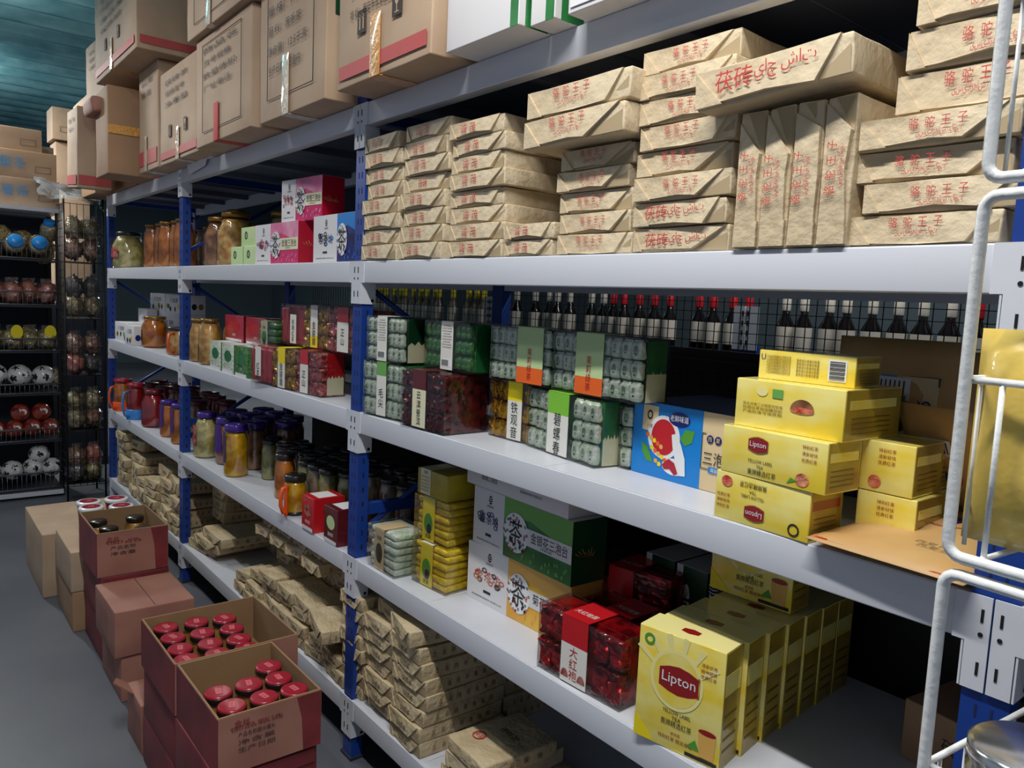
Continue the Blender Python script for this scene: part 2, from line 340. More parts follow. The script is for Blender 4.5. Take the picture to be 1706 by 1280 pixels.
# ================================================================ wrapped tea bricks on the fourth shelf
def brick_mesh(kind, seed):
    """unit brick: W .25 (X) D .34 (Y) H .05 (Z), origin at front-left-bottom"""
    rnd = random.Random(seed); b = MB(); W, D, H = .25, .34, .05
    km = 'kraft' if kind != 'small' else 'kraft_b'
    b.rbox(0, W, 0, D, 0, H, km, .0036, (7, 7, 2), .0032 if kind != 'small' else .0045, seed, 11.)
    # folded paper flap on the front end with a slanting edge
    e = rnd.uniform(.64, .82); t = rnd.uniform(.92, .985); lo = rnd.uniform(.0, .12)*H; y = -.0035
    fl = [(.004, H*.99, y), (W*.35, H*(.97+rnd.uniform(-.04, .02)), y-.001), (W*t, H*.985, y), (W*e, lo, y-.0075), (W*.5, lo+rnd.uniform(-.05, .16)*H, y-.0065), (W*.2, lo+rnd.uniform(0, .1)*H, y-.003), (.006, lo+.02*H, y)]
    vs = [(a, c, z) for a, z, c in fl]+[(a, .002, z) for a, z, c in fl]; n = len(fl)
    b.add(vs, [tuple(range(n))]+[(i, n+i, n+(i+1) % n, (i+1) % n) for i in range(n)], km)
    q = rnd.uniform(.1, .2); tri = [(.003, H*.97), (.003, H*.04), (W*q, H*.04)]
    b.add([(a, y-.0042, z) for a, z in tri]+[(a, .001, z) for a, z in tri], [(0, 1, 2), (0, 3, 4, 1), (1, 4, 5, 2), (2, 5, 3, 0)], km)
    b.add([(W*e*.98, -.0012, H*.04), (W-.003, -.0012, H*.04), (W-.003, -.0012, H*.7)], [(0, 1, 2)], 'kraft_fold')
    dx, dz = rnd.uniform(-.015, .015), rnd.uniform(-.06, .1)*H; yy = y-.0082
    if kind == 'cm':
        for i, ch in enumerate('诚茂'): b.text(ch, (W*(.36+.17*i)+dx, yy, H*.52+dz), FX, FZ, .026, 'red_print', 1.05)
    elif kind == 'fz1': b.text('茯砖', (W*.45, yy, H*.5), FX, FZ, .025, 'red_print', .9)
    elif kind == 'fz':
        b.text('茯砖', (W*.29, yy, H*.52+dz), FX, FZ, .026, 'red_print', 1.15); b.text('تاش چاي'[::-1], (W*.62, yy, H*.55+dz), FX, FZ, .02, 'red_print', 1.0)
    elif kind == 'lt':
        for i, ch in enumerate('骆驼王子'): b.text(ch, (W*(.36+.1*i)+dx, yy, H*.66+dz), FX, FZ, .0165, 'red_print', .9)
        b.text('تۆگە شاھزادىسى'[::-1], (W*.52+dx, yy, H*.37+dz), FX, FZ, .012, 'red_print', fit=.07)
    elif kind == 'small':
        b.text('茯砖茶', (W*.5, yy, H*.5), FX, FZ, .018, 'dark_print', fit=.08)
        for i, ch in enumerate('工品茯砖茶益阳'): b.text(ch, (W+.0055, D*(.16+.11*i), H*.5), (0, 1, 0), FZ, .016, 'dark_print', .9)
    return b
BR = {}
for k, n in (('cm', 4), ('fz1', 1), ('fz', 2), ('lt', 5), ('small', 5), ('plain', 2)):
    BR[k] = []
    for i in range(n): BR[k].append(brick_mesh(k, i*7+len(k)*3+hash(k[0:1]) * 0+ord(k[0])))
_bm = {}
def brick(kind, i, loc, W, D, H, rz=0, label='', group=None, rx=0, ry=0):
    i = i % len(BR[kind]); key = (kind, i)
    if key not in _bm: o = BR[kind][i].build('tea_brick'); _bm[key] = o.data
    else: o = bpy.data.objects.new('tea_brick', _bm[key]); COL.objects.link(o)
    o.location = loc; o.rotation_euler = (math.radians(rx), math.radians(ry), math.radians(rz)); o.scale = (W/.25, D/.34, H/.05)
    return tag(o, label, 'tea brick', group)
G4 = 'large kraft paper tea bricks on the fourth shelf'
def stack4(x0, x1, n, ztop, where, kinds, y=.0, D=.34):
    z = L[4]+.001; h = (ztop-z)/n; rnd = random.Random(int(x0*100))
    for i in range(n):
        dx, dy = rnd.uniform(-.012, .01), rnd.uniform(-.006, .012)
        w = (x1-x0)*(.97+rnd.uniform(-.02, .02))
        brick(kinds[i % len(kinds)], i+int(x0*7), (x0+dx, y+dy+.01, z+.0005), w, D, h-.0015, rnd.uniform(-1.5, 1.5), 'kraft tea brick, %s of %s' % (ordl(i, n), where), G4)
        z += h
stack4(.04, .272, 8, 2.212, 'tall stack touching middle post', ['cm'], 0)
stack4(.288, .535, 8, 2.218, 'second tall stack from middle post', ['cm', 'cm', 'cm', 'cm', 'fz1', 'cm', 'cm', 'cm'], .0)
stack4(.548, .80, 8, 2.187, 'third tall stack from middle post', ['cm'], 0)
stack4(.812, 1.003, 2, 1.893, 'low pair between tall stacks', ['cm'], 0)
stack4(1.012, 1.25, 5, 2.057, 'five pushed under two jutting bricks', ['lt'], .01)
for i in (0, 1): brick('lt', i+1, (.925-.004*i+.012*i, -.03, 2.062+.068*i), .335, .36, .066, -1.5+i, 'large red-lettered tea brick jutting left, %s of two' % ('upper' if i else 'lower'), G4)
stack4(1.262, 1.512, 8, 2.232, 'tall stack beside the upright bricks', ['fz', 'fz', 'lt', 'lt', 'lt', 'lt', 'lt', 'lt'], 0)
for i in range(4):   # bricks standing on edge
    w = .057; brick('lt', i, (1.527+(i+1)*w-.003, .0, L[4]+.002), .25, .34, w-.003, 0, 'tea brick standing upright, %s of the four upright ones' % ['leftmost', 'second from left', 'third from left', 'rightmost'][i], 'tea bricks standing on edge', ry=-90)
brick('fz', 1, (1.462, -.055, 2.064), .30, .34, .07, 2, 'tea brick with big red characters lying across the four upright bricks', G4, ry=-3)
stack4(1.76, 2.0, 4, 2.015, 'wide stack at the right post', ['lt'], .0)
z = 2.018
for i in range(4): brick('lt', i+2, (1.80+.012*i, .03-.004*i, z), .25, .34, .063, 1-i, 'tea brick of the upper offset pile at right post, %s of four' % ORD[i], G4); z += .0652
for i, x in enumerate((.05, .30, .56, 1.28, 1.53)):
    pass

# ================================================================ packed boxes: helpers
def carton_box(b, w, d, h, m, c=.002, x0=0, y0=0, z0=0): b.box(x0, x0+w, y0, y0+d, z0, z0+h, m, c)
def foil_packet(mt, w, h, seed, d=.02):
    b = MB(); crk = mt in ('foil_red', 'foil_gold', 'foil_rose', 'foil_maroon')
    b.rbox(-w/2, w/2, 0, d, h*.04, h*.96, mt, min(w, d)*(.2 if crk else .42), (5, 2, 8) if crk else (2, 1, 5), .009 if crk else .0035, seed, 42. if crk else 25.)
    if crk: b.sm = [False]*len(b.sm); return b
    b.rbox(-w*.1, w*.1, d*.4, d*.6, h*.9, h, mt, .002, 1); b.rbox(-w*.4, w*.4, d*.35, d*.65, h*.9, h*1.0, mt, .002, 2, .001, seed)
    if mt == 'foil_white':
        b.disc((0, -.0015, h*.5), FX, FZ, w*.2, h*.26, 'green_light', 10, .7); b.text('茶', (0, -.002, h*.56), FX, FZ, w*.36, 'green_dark'); b.disc((0, -.002, h*.33), FX, FZ, w*.12, h*.05, 'green_dark', 8)
    return b
_fp = {}
def tea_box(label, loc, rz, w, d, h, foil, strip, side=None, group='clear boxes of foil tea packets', cols=7, rows=3, text='', tcol='ink', frac=(.32, .62), tsize=.03, wrap=True, sub=None):
    t = thing('tea_gift_box', label, 'tea box', loc, rz, group)
    pw, ph = w/cols, (h-.008)/rows
    for side_i, (n, ln, ox, oy, ang) in enumerate(((cols, w, 0, .004, 0),)):
        for i in range(n):
            for j in range(rows):
                if frac[0]*cols < i+.4 and i+.6 < frac[1]*cols: continue
                key = (foil, cols, (i*3+j) % 4, round(pw, 3), round(ph, 3))
                if key not in _fp: o = foil_packet(foil, pw*.94, ph*.97, key[2]*5).build('foil_packet', t); _fp[key] = o.data
                else: o = bpy.data.objects.new('foil_packet', _fp[key]); COL.objects.link(o); o.parent = t
                o.location = ((i+.5)*pw, .005, .003+j*ph); o.rotation_euler = (0, math.radians(((i*7+j*5) % 5-2)*1.6), 0)
    b = MB(); b.box(.006, w-.004, .028, d-.004, .002, h-.006, side[0] if side else foil, .003)
    if side:
        for (m, z0, z1) in side[1:]: b.box(w-.005, w-.0025, .03, d-.006, z0*h, z1*h, m)
        if len(side) > 2:
            for k in range(5): yy = .03+(d-.036)*k/5; q = (d-.036)/5; b.add([(w-.0022, yy, h*.4), (w-.0022, yy+q, h*.4), (w-.0022, yy+q*.5, h*(.46+.03*(k % 2)))], [(0, 1, 2)], 'cream')
    b.build('inner_carton', t)
    b = MB(); b.box(0, w, 0, d, 0, h, 'film', .0012); b.build('clear_case', t)
    if strip:
        b = MB(); x0, x1 = frac[0]*w, frac[1]*w
        for (m, z0, z1) in strip: b.box(x0, x1, -.0018, -.0006, z0*h, z1*h, m)
        if wrap: b.box(x0, x1, -.0018, d*.6, h+.0006, h+.0016, strip[-1][0])
        if text: b.text(text, ((x0+x1)/2, -.0028, h*.36), FX, FZ, tsize, tcol, .9, vertical=True)
        if len(strip) == 1 and not text:
            for k in range(9): b.text('产品名称茶叶配料净含量保质期'[k % 4:], ((x0+x1)/2, -.0026, h*(.92-.055*k)), FX, FZ, .0042, 'card_ink', fit=(x1-x0)*(.8 if k % 3 else .6))
            b.box(x0+.006, x1-.006, -.0024, -.0018, h*.08, h*.24, 'white_gloss')
            for k in range(11): b.box(x0+.008+k*.0033, x0+.0095+k*.0033, -.003, -.0024, h*.1, h*.22, 'ink')
        if sub: b.text(sub, ((x0+x1)/2, -.0028, h*.84), FX, FZ, .008, 'ink')
        b.build('paper_band', t)
    return t
# ---- third shelf, right bay, lower row
z3 = L[3]+.0008
WG = [('paper_white', .04, .76), ('green_light', .76, 1)]
tea_box('clear box of silver-white tea packets, green-topped band, beside middle post', (.075, -.004, z3), 5, .222, .2, .185, 'foil_white', WG, ('green_box',), frac=(.38, .62), text='毛尖', tcol='green_dark', tsize=.03)
tea_box('clear box of dark maroon tea packets with red and cream label', (.325, -.004, z3), 1.6, .238, .17, .182, 'foil_maroon', [('cream', .04, .68), ('maroon', .68, 1)], ('foil_maroon',), frac=(.3, .6), text='云滇普洱', tcol='ink', tsize=.024)
tea_box('clear box of gold foil tea packets with yellow-topped label, lower row', (.60, .142, z3), 1, .176, .2, .175, 'foil_gold', [('paper_white', .03, .68), ('yellow', .68, 1)], ('foil_gold',), frac=(.5, .86), text='铁观音', tsize=.032, cols=7)
tea_box('clear box of silver tea packets with lime label and green carton side', (.785, .135, z3), -8, .318, .085, .17, 'foil_white', [('paper_white', .03, .66), ('lime', .66, 1)], ('green_box', ('green_box', .42, .97), ('cream', .02, .42)), frac=(.34, .64), text='碧螺春', tsize=.034, cols=9)
tea_box('clear green box squeezed between the lime-label box and blue box', (1.115, .16, z3), 0, .04, .2, .16, 'foil_white', None, ('green_box',), frac=(2, 2), cols=1)
# upper row
zu = z3+.187
tea_box('clear box of silver packets with white nutrition label, top row, nearest post', (.085, -.0, zu), 5, .2, .17, .15, 'foil_white', [('paper_white', .02, 1)], ('green_dark', ('green_dark', .4, .97), ('cream', .02, .4)), frac=(.33, .6), cols=7)
tea_box('clear box of green foil packets with a white label, top row', (.338, .07, zu-.003), 1, .24, .16, .15, 'foil_green', [('paper_white', .02, 1)], ('foil_green', ('green_box', .02, .98)), frac=(.4, .66), cols=9)
OB = [('orange', .02, .3), ('pale_green', .3, 1)]
tea_box('clear box of silver packets with green and orange label, left of two alike', (.628, .115, zu-.01), 0, .255, .1, .158, 'foil_white', OB, ('green_dark',), frac=(.5, .93), text='茉莉绿茶', tcol='red_ink', tsize=.02, cols=9)
tea_box('clear box of silver packets with green and orange label, right of two alike', (.892, .125, zu-.012), -4, .33, .1, .158, 'foil_white', OB, ('green_dark', ('green_box', .45, .95), ('cream', .02, .45)), frac=(.3, .62), text='茉莉绿茶', tcol='red_ink', tsize=.02, cols=9)
tea_box('dark box of tea packets at the back, right of the orange-label boxes', (1.36, .42, z3), 0, .3, .15, .24, 'foil_white', [('pale_green', .1, .8)], ('green_dark',), frac=(.02, .36), cols=6, wrap=False)
# blue / beige boxed tea set with a cup picture
def blue_set(label, loc, rz, w=.40):
    t = thing('tea_set_box', label, 'tea box', loc, rz, 'blue and beige boxes with a teacup picture'); h, d = .178, .28
    b = MB(); b.box(0, w, 0, d, 0, h, 'beige', .0015); b.box(0, w+.0006, .001, d, h*.9, h+.0008, 'navy')
    b.box(0, .212, -.0008, .02, 0, h, 'azure'); b.box(-.0008, .01, 0, d, 0, h, 'azure'); b.build('box_body', t)
    b = MB(); y = -.0016
    b.poly([(.03, .11), (.078, .106), (.08, .17), (.032, .172)], (0, y, 0), FX, FZ, 'beige'); b.disc((.054, y-.0006, .148), FX, FZ, .009, .012, 'ink', 16, .6); b.text('八宝', (.054, y-.0006, .122), FX, FZ, .009, 'ink')
    for px, pz, ru, rv, mt in ((.1, .1, .05, .052, 'white_gloss'), (.135, .035, .035, .02, 'white_gloss')): b.disc((px, y-.0003, pz), FX, FZ, ru, rv, mt, 28)
    b.disc((.1, y-.0008, .1), FX, FZ, .038, .043, 'red', 28)
    b.poly([(.125, .11), (.14, .115), (.155, .09), (.168, .06), (.172, .02), (.155, .018), (.14, .05), (.13, .08)], (0, y-.001, 0), FX, FZ, 'white_gloss')
    b.poly([(.1, .035), (.12, .052), (.138, .045), (.15, .022), (.14, .016), (.125, .028), (.108, .025)], (0, y-.0013, 0), FX, FZ, 'crimson')
    b.poly([(.15, .105), (.165, .128), (.192, .128), (.185, .1), (.165, .09)], (0, y-.0002, 0), FX, FZ, 'leaf'); b.poly([(.03, .08), (.05, .07), (.07, .035), (.05, .035), (.035, .055)], (0, y-.0002, 0), FX, FZ, 'leaf')
    for i in range(12): b.disc((.05+.008*(i % 5)+.003*i, y-.0009, .1-.006*i), FX, FZ, .006, .006, ('orange', 'tan', 'yellow')[i % 3], 8)
    b.disc((.145, y-.0005, .148), FX, FZ, .032, .017, 'navy', 20); b.text('老鲜味道', (.145, y-.001, .15), FX, FZ, .015, 'white_gloss', fit=.055)
    for i in range(3): b.disc((.236+.022*i, y-.0004, .118), FX, FZ, .0095, .0095, 'navy', 16); b.text('西夏贡'[i], (.236+.022*i, y-.0009, .118), FX, FZ, .011, 'beige')
    b.text('三泡台', (.262, y-.0004, .075), FX, FZ, .03, 'ink', fit=.085)
    for s in (((.214, .13), (.224, .13)), ((.214, .05), (.214, .13)), ((.214, .05), (.245, .05))): b.tube([(s[0][0], y, s[0][1]), (s[1][0], y, s[1][1])], .0008, 'ink', 4)
    b.box(.236, .268, y-.0008, y, .043, .056, 'azure'); b.text('简装', (.252, y-.0012, .0495), FX, FZ, .009, 'white_gloss')
    b.build('printed_picture', t); return t
blue_set('blue and beige box with teacup picture at shelf front', (1.157, .168, z3), -2, .36)
blue_set('blue and beige teacup box standing in shadow behind yellow boxes', (1.42, .5, z3+.1), 0, .3)
b = MB(); b.box(1.5, 1.74, .42, .62, z3, z3+.09, 'navy', .002); tag(b.build('tea_carton'), 'dark blue carton lying under the rear teacup box', 'box')

# ---- yellow label tea boxes
def yellow_box(label, loc, rz, w, d, h, style, group='yellow tea bag boxes'):
    t = thing('tea_bag_box', label, 'tea box', loc, rz, group); b = MB(); b.box(0, w, 0, d, 0, h, 'lipton_yellow', .0012)
    b.box(w, w+.0006, .003, d-.003, .003, h*.99, 'lipton_side_shade'); b.box(w+.0006, w+.0011, d*.08, d*.9, h*.62, h*.8, 'lipton_yellow' if style != 'flip' else 'lipton_red')
    for k in range(4): b.box(w+.0011, w+.0015, d*.12, d*.8, h*(.14+.1*k), h*(.16+.1*k), 'lipton_dark')
    b.box(w*.0, w, d*.02, d*.98, h, h+.0006, 'lipton_light' if style == 'big' else 'lipton_yellow')
    b.build('box_body', t); b = MB(); y = -.0012; up = (0, 0, 1); ux = (1, 0, 0)
    def badge(cx, cz, s, flip=False):
        k = -1 if flip else 1
        P = [(-1, .42), (-.5, .6), (0, .68), (.5, .6), (1, .42), (1, -.42), (.5, -.6), (0, -.68), (-.5, -.6), (-1, -.42)]
        b.poly([(p*s*1.06, q*s*1.12) for p, q in P], (cx, y-.0002, cz), ux, up, 'gold_ink'); b.poly([(p*s, q*s) for p, q in P], (cx, y-.0007, cz), ux, up, 'lipton_red')
        b.text('Lipton', (cx, y-.0013, cz), (k, 0, 0), (0, 0, k), s*.62, 'white_gloss', fit=s*1.7)
    if style == 'big':
        for i in range(18):
            a = 2*math.pi*i/18; b.poly([(.035*math.cos(a), .035*math.sin(a)), (.12*math.cos(a-.05), .12*math.sin(a-.05)), (.12*math.cos(a+.07), .12*math.sin(a+.07))], (w*.47, y+.0004, h*.53), ux, up, 'lipton_light') if math.sin(a) > -.3 and abs(math.cos(a)) < .78 else None
        b.disc((w*.47, y, h*.62), ux, up, .062, .066, 'lipton_light', 36); b.disc((w*.47, y-.0003, h*.62), ux, up, .054, .058, 'lipton_yellow', 36)
        badge(w*.5, h*.62, .046)
        b.text('YELLOW LABEL', (w*.5, y, h*.335), ux, up, .011, 'ink', fit=.066); b.text('TEA', (w*.5, y, h*.285), ux, up, .011, 'ink'); b.text('黄牌精选红茶', (w*.5, y, h*.235), ux, up, .014, 'ink', fit=.072)
        b.text('袋泡茶', (w*.5, y, h*.15), ux, up, .007, 'lipton_red'); b.text('特别红茶 精选茶包', (w*.5, y, h*.1), ux, up, .009, 'lipton_red', fit=.08)
        b.text('清新饮用', (w*.83, y, h*.84), ux, up, .008, 'lipton_red'); b.text('精神轻快', (w*.83, y, h*.79), ux, up, .008, 'lipton_red'); b.text('优质红茶', (w*.83, y, h*.74), ux, up, .008, 'lipton_red')
        b.disc((w*.13, y, h*.9), ux, up, .013, .013, 'leaf', 14, .55)
        b.poly([(0, 0), (.032, 0), (.036, .055), (-.004, .055)], (w*.78, y-.0004, h*.06), ux, up, 'tan'); b.disc((w*.78+.016, y-.0007, h*.06+.055), ux, up, .02, .006, 'lipton_red', 16); b.poly([(-.03, 0), (-.01, .02), (0, 0)], (w*.78, y-.0005, h*.1), ux, up, 'leaf')
        b.poly([(0, 0), (w*.24, 0), (w*.2, .015), (0, .05)], (0, y+.0002, .002), ux, up, 'yellow')
        b.box(w*.62, w*.98, -.0012, -.0008, .004, .012, 'ink')
        b.poly([(-.02, -.008), (0, -.013), (.02, -.008), (.02, .008), (0, .013), (-.02, .008)], (w*.5, d*.5, h+.0012), ux, (0, 1, 0), 'lipton_red')
    elif style == 'front':
        badge(w*.37, h*.7, .021); b.text('YELLOW LABEL', (w*.4, y, h*.36), ux, up, .008, 'ink', fit=.055); b.text('TEA', (w*.4, y, h*.25), ux, up, .008, 'ink'); b.text('黄牌精选红茶', (w*.42, y, h*.13), ux, up, .011, 'ink', fit=.062)
        for k in range(3): b.text(('特别红茶', '清新轻快', '优质红茶')[k], (w*.85, y, h*(.86-.13*k)), ux, up, .007, 'lipton_red')
        b.disc((w*.8, y, h*.2), ux, up, .014, .012, 'snack_red', 14); b.poly([(0, 0), (-.02, -.008), (-.012, .004)], (w*.75, y, h*.16), ux, up, 'leaf')
    elif style == 'flip':
        badge(w*.45, h*.28, .021, True); b.text('YELLOW LABEL', (w*.42, y, h*.6), (-1, 0, 0), (0, 0, -1), .008, 'ink', fit=.052); b.text('TEA', (w*.42, y, h*.7), (-1, 0, 0), (0, 0, -1), .008, 'ink'); b.text('黄牌精选红茶', (w*.42, y, h*.84), (-1, 0, 0), (0, 0, -1), .011, 'ink', fit=.06)
        for k in range(3): b.text(('特别红茶', '清新轻快', '优质红茶')[k], (w*.1, y, h*(.28+.12*k)), ux, up, .007, 'lipton_red')
        b.disc((w*.13, y, h*.82), ux, up, .013, .011, 'snack_red', 14); b.disc((w*.86, y, h*.18), ux, up, .012, .012, 'ink', 12, .72)
    elif style == 'cup':
        b.disc((w*.64, y, h*.5), ux, up, .024, .02, 'brownjar', 20, 0, 0, math.pi); b.disc((w*.64, y-.0004, h*.5), ux, up, .024, .006, 'snack_red', 20)
        for k in range(3): b.text(('热水冲泡三分钟即可饮用', '优质红茶包加糖加奶', '产品标准号保质期')[k], (w*.27, y, h*(.5-.08*k)), ux, up, .006, 'lipton_dark', fit=.085)
        b.disc((w*.26, y, h*.78), ux, up, .012, .009, 'lipton_light', 12); b.box(w*.36, w*.46, y-.0003, y, h*.68, h*.86, 'green_light')
    elif style == 'back':
        for k in range(6): b.text('产品名称黄牌精选红茶配料红茶', (w*.22, y, h*(.8-.11*k)), ux, up, .006, 'lipton_dark', fit=.05)
        for k in range(5): b.text('营养成分表每份能量', (w*.53, y, h*(.74-.12*k)), ux, up, .006, 'lipton_dark', fit=.045)
        b.box(w*.74, w*.92, y-.0003, y, h*.16, h*.86, 'white_gloss')
        for k in range(14): b.box(w*.755, w*.905, y-.0008, y-.0003, h*(.2+.045*k), h*(.215+.045*k+(.01 if k % 3 else 0)), 'ink')
        b.text('U', (w*.05, y, h*.78), ux, up, .014, 'navy')
    elif style == 'end':
        for k in range(3): b.text(('特别红茶', '清新轻快', '优质红茶')[k], (w*.5, y, h*(.84-.12*k)), ux, up, .007, 'lipton_red')
        b.disc((w*.3, y, h*.2), ux, up, .012, .012, 'snack_red', 12)
    b.build('printed_front', t); return t
yl = 'in the yellow pile on the third shelf'
yellow_box('yellow tea box with upside-down print, bottom of the third-shelf pile', (1.525, .006, z3), -2.4, .206, .105, .092, 'flip')
yellow_box('yellow tea box with upright red logo, second up in the third-shelf pile', (1.533, .006, z3+.093), -3.5, .225, .105, .091, 'front')
yellow_box('yellow tea box with a teacup picture, third up in the pile', (1.545, .022, z3+.185), -1, .222, .2, .091, 'cup')
yellow_box('yellow tea box showing its barcode, on top of the pile', (1.565, .06, z3+.277), 2, .19, .1, .055, 'back')
for i in range(3):
    for k in range(2): yellow_box('yellow tea box behind the front pile, %s row, %s from the front' % (('lower', 'upper')[k], ('first', 'second', 'third')[i]), (1.755-.008*i, .115+.12*i, z3+.093*k), 0, .105-.01*k, .115, .091, 'end', 'yellow tea bag boxes stacked behind')
# kraft pouches
def pouch(label, loc, rz, w, h, tilt, kindm='pouch_kraft', thick=.03, seed=1, name='tea_pouch', group=None):
    b = MB(); vs = []; n, mm = 9, 9
    for s in (1, -1):
        for j in range(mm+1):
            for i in range(n+1):
                u, v = i/n, j/mm; t = thick*.5*(1-(2*u-1)**4)*(1-(2*v-1)**4)+.0006; t *= 1+.35*noise.noise(Vector((u*4+seed, v*4, s)))
                vs.append(((u-.5)*w, -s*t, v*h))
    N = (n+1)*(mm+1); fs = []
    for s in (0, 1):
        for j in range(mm):
            for i in range(n):
                a = s*N+j*(n+1)+i; q = (a, a+1, a+n+2, a+n+1); fs.append(q if s == 0 else q[::-1])
    rim = [i for i in range(n+1)]+[j*(n+1)+n for j in range(1, mm+1)]+[mm*(n+1)+i for i in range(n-1, -1, -1)]+[j*(n+1) for j in range(mm-1, 0, -1)]
    for k in range(len(rim)): a, c = rim[k], rim[(k+1) % len(rim)]; fs.append((a, N+a, N+c, c))
    b.add(vs, fs, kindm, True); y = -thick*.5-.004
    if kindm == 'pouch_kraft':
        b.poly([(-w*.2, h*.62), (w*.12, h*.62), (w*.12, h*.76), (-w*.2, h*.76)], (0, y, 0), FX, FZ, 'white_card')
        for k in range(8): b.box(-w*.18+k*w*.035, -w*.17+k*w*.035, y-.001, y, h*.64, h*.74, 'ink')
        b.disc((0, y, h*.42), FX, FZ, w*.17, h*.09, 'band_red', 20, .93); b.disc((0, y, h*.42), FX, FZ, w*.05, h*.04, 'navy', 10)
        b.text('八宝茶', (-w*.22, y, h*.28), FX, FZ, .016, 'dark_print'); b.text('西夏贡茶', (w*.2, y, h*.14), FX, FZ, .016, 'dark_print'); b.box(-w*.49, w*.49, -.0025, .0025, h*.02, h*.05, 'snack_red')
    o = b.build(name); o.location = loc; o.rotation_euler = (math.radians(tilt), 0, math.radians(rz)); return tag(o, label, 'tea pouch', group)
pouch('kraft paper tea pouch lying flat, jutting over the third shelf edge', (1.87, -.035, z3+.018), -3, .26, .62, -88, thick=.035)
pouch('kraft pouch leaning back against the rear pouches on the third shelf', (1.86, .33, z3+.035), -12, .17, .24, 28, seed=5)
for i in range(3): pouch('kraft tea pouch standing upright at the rear of the third shelf, %s' % ('front of three', 'middle of three', 'rear of three')[i], (1.63+.02*i, .5+.04*i, z3), 4, .28, .36-.02*i, -3, seed=i+8, group='kraft pouches at the rear')

# ---- second shelf, right bay
z2 = L[2]+.0008
def bundle(label, loc, rz, w, d, n, hh, foil, band, pic, group):
    t = thing('tea_packet_bundle', label, 'tea packets', loc, rz, group); rnd = random.Random(n*3+int(w*1000))
    for i in range(n):
        b = MB(); b.rbox(0, w, 0, d, 0, hh*.96, foil, hh*.4, (4, 3, 1), .004, i*3, 14.); o = b.build('foil_packet', t, (rnd.uniform(-.005, .005), rnd.uniform(-.004, .004), i*hh))
    b = MB(); x0, x1 = w*.22, w*.6; b.box(x0, x1, -.007, -.0058, .002, n*hh, band); b.box(x0, x1, -.007, d*.75, n*hh+.002, n*hh+.003, band if band != 'yellow' else 'paper_white')
    b.disc(((x0+x1)/2, -.0076, n*hh*.42), FX, FZ, (x1-x0)*.36, n*hh*.24, pic, 14); b.disc(((x0+x1)/2+.005, -.008, n*hh*.3), FX, FZ, (x1-x0)*.2, n*hh*.12, 'ink', 12)
    b.text('贡菊', ((x0+x1)/2, -.0078, n*hh*.78 if band != 'yellow' else n*hh*.12), FX, FZ, .014, 'ink'); b.build('paper_band', t)
    b = MB(); b.box(-.008, w+.008, -.01, d+.006, 0, n*hh+.004, 'film', .002); b.build('clear_wrap', t); return t
bundle('bundle of pale green tea packets with beige paper band on the second shelf', (.118, .02, z2), 0, .165, .12, 6, .024, 'foil_white', 'beige', 'green_dark', 'banded tea packet bundles')
bundle('lower bundle of yellow foil tea packets with a yellow band', (.33, .07, z2), 4, .165, .13, 6, .0235, 'foil_yellow', 'yellow', 'leaf', 'banded tea packet bundles')
bundle('upper bundle of yellow foil tea packets in clear wrap', (.318, .08, z2+.146), 4, .165, .13, 6, .0235, 'foil_yellow', 'yellow', 'leaf', 'banded tea packet bundles')
t = thing('tea_carton', 'small glossy golden carton on top of the yellow packet bundles', 'tea box', (.31, .08, z2+.292), 2, None)
b = MB(); b.box(0, .165, 0, .14, 0, .085, 'olive_gold', .003); b.build('box_body', t); b = MB(); b.box(.02, .075, -.0014, -.0004, .004, .086, 'cream'); b.box(.02, .075, -.0014, .1, .086, .087, 'cream')
for k in range(5): b.text('配料贡菊花茶', (.048, -.002, .06-.011*k), FX, FZ, .006, 'olive_gold', fit=.045)
b.text('贡菊', (.048, -.002, .076), FX, FZ, .009, 'ink'); b.build('paper_label', t)
for i, (x, y, z) in enumerate(((.5, .3, z2), (.5, .3, z2+.09), (.5, .3, z2+.18))):
    b = MB(); b.box(-.0, .12, 0, .2, 0, .088, 'olive_gold', .003); o = b.build('tea_carton'); o.location = (.36, .25, z); tag(o, 'golden carton behind the yellow packet bundles, %s of three' % ('lowest', 'middle', 'highest')[i], 'tea box', 'golden cartons behind the bundles')
# cover boxes with white panel and round emblem
def emblem(b, cx, cz, ru, rv, y, mt='white_gloss'):
    b.disc((cx, y, cz), FX, FZ, ru, rv, mt, 30)
    rnd = random.Random(3)
    for i in range(46):
        a = rnd.uniform(0, 6.28); r = rnd.uniform(.5, .97); b.disc((cx+ru*r*math.cos(a), y-.0006, cz+rv*r*math.sin(a)), FX, FZ, ru*.085, rv*.075, 'ink' if i % 5 else 'red_ink', 7, .45)
    b.text('茶', (cx, y-.0012, cz), FX, FZ, rv*1.25, 'ink', .8)
def splash(b, cx, cz, w, h, y, cols):
    rnd = random.Random(int(cx*999)+len(cols)); b.text('老茶坊', (cx, y, cz), FX, FZ, h*.62, cols[0], fit=w*.85)
    for i in range(10): b.disc((cx+rnd.uniform(-.5, .5)*w, y-.0005, cz+rnd.uniform(-.4, .4)*h), FX, FZ, w*.09, h*.15, cols[i % len(cols)], 9, .62)
def logo(b, cx, cz, s, y):
    b.disc((cx, y, cz), FX, FZ, s*.7, s, 'ink', 18)
    for k in (-.35, .15, .6): b.poly([(-s*.75, s*k), (0, s*(k-.22)), (s*.75, s*k), (s*.75, s*(k+.13)), (0, s*(k-.06)), (-s*.75, s*(k+.13))], (cx, y-.0006, cz), FX, FZ, 'white_gloss')
    b.text('敦煌御茶源', (cx, y, cz-s*1.5), FX, FZ, s*.55, 'ink', fit=s*2.4)
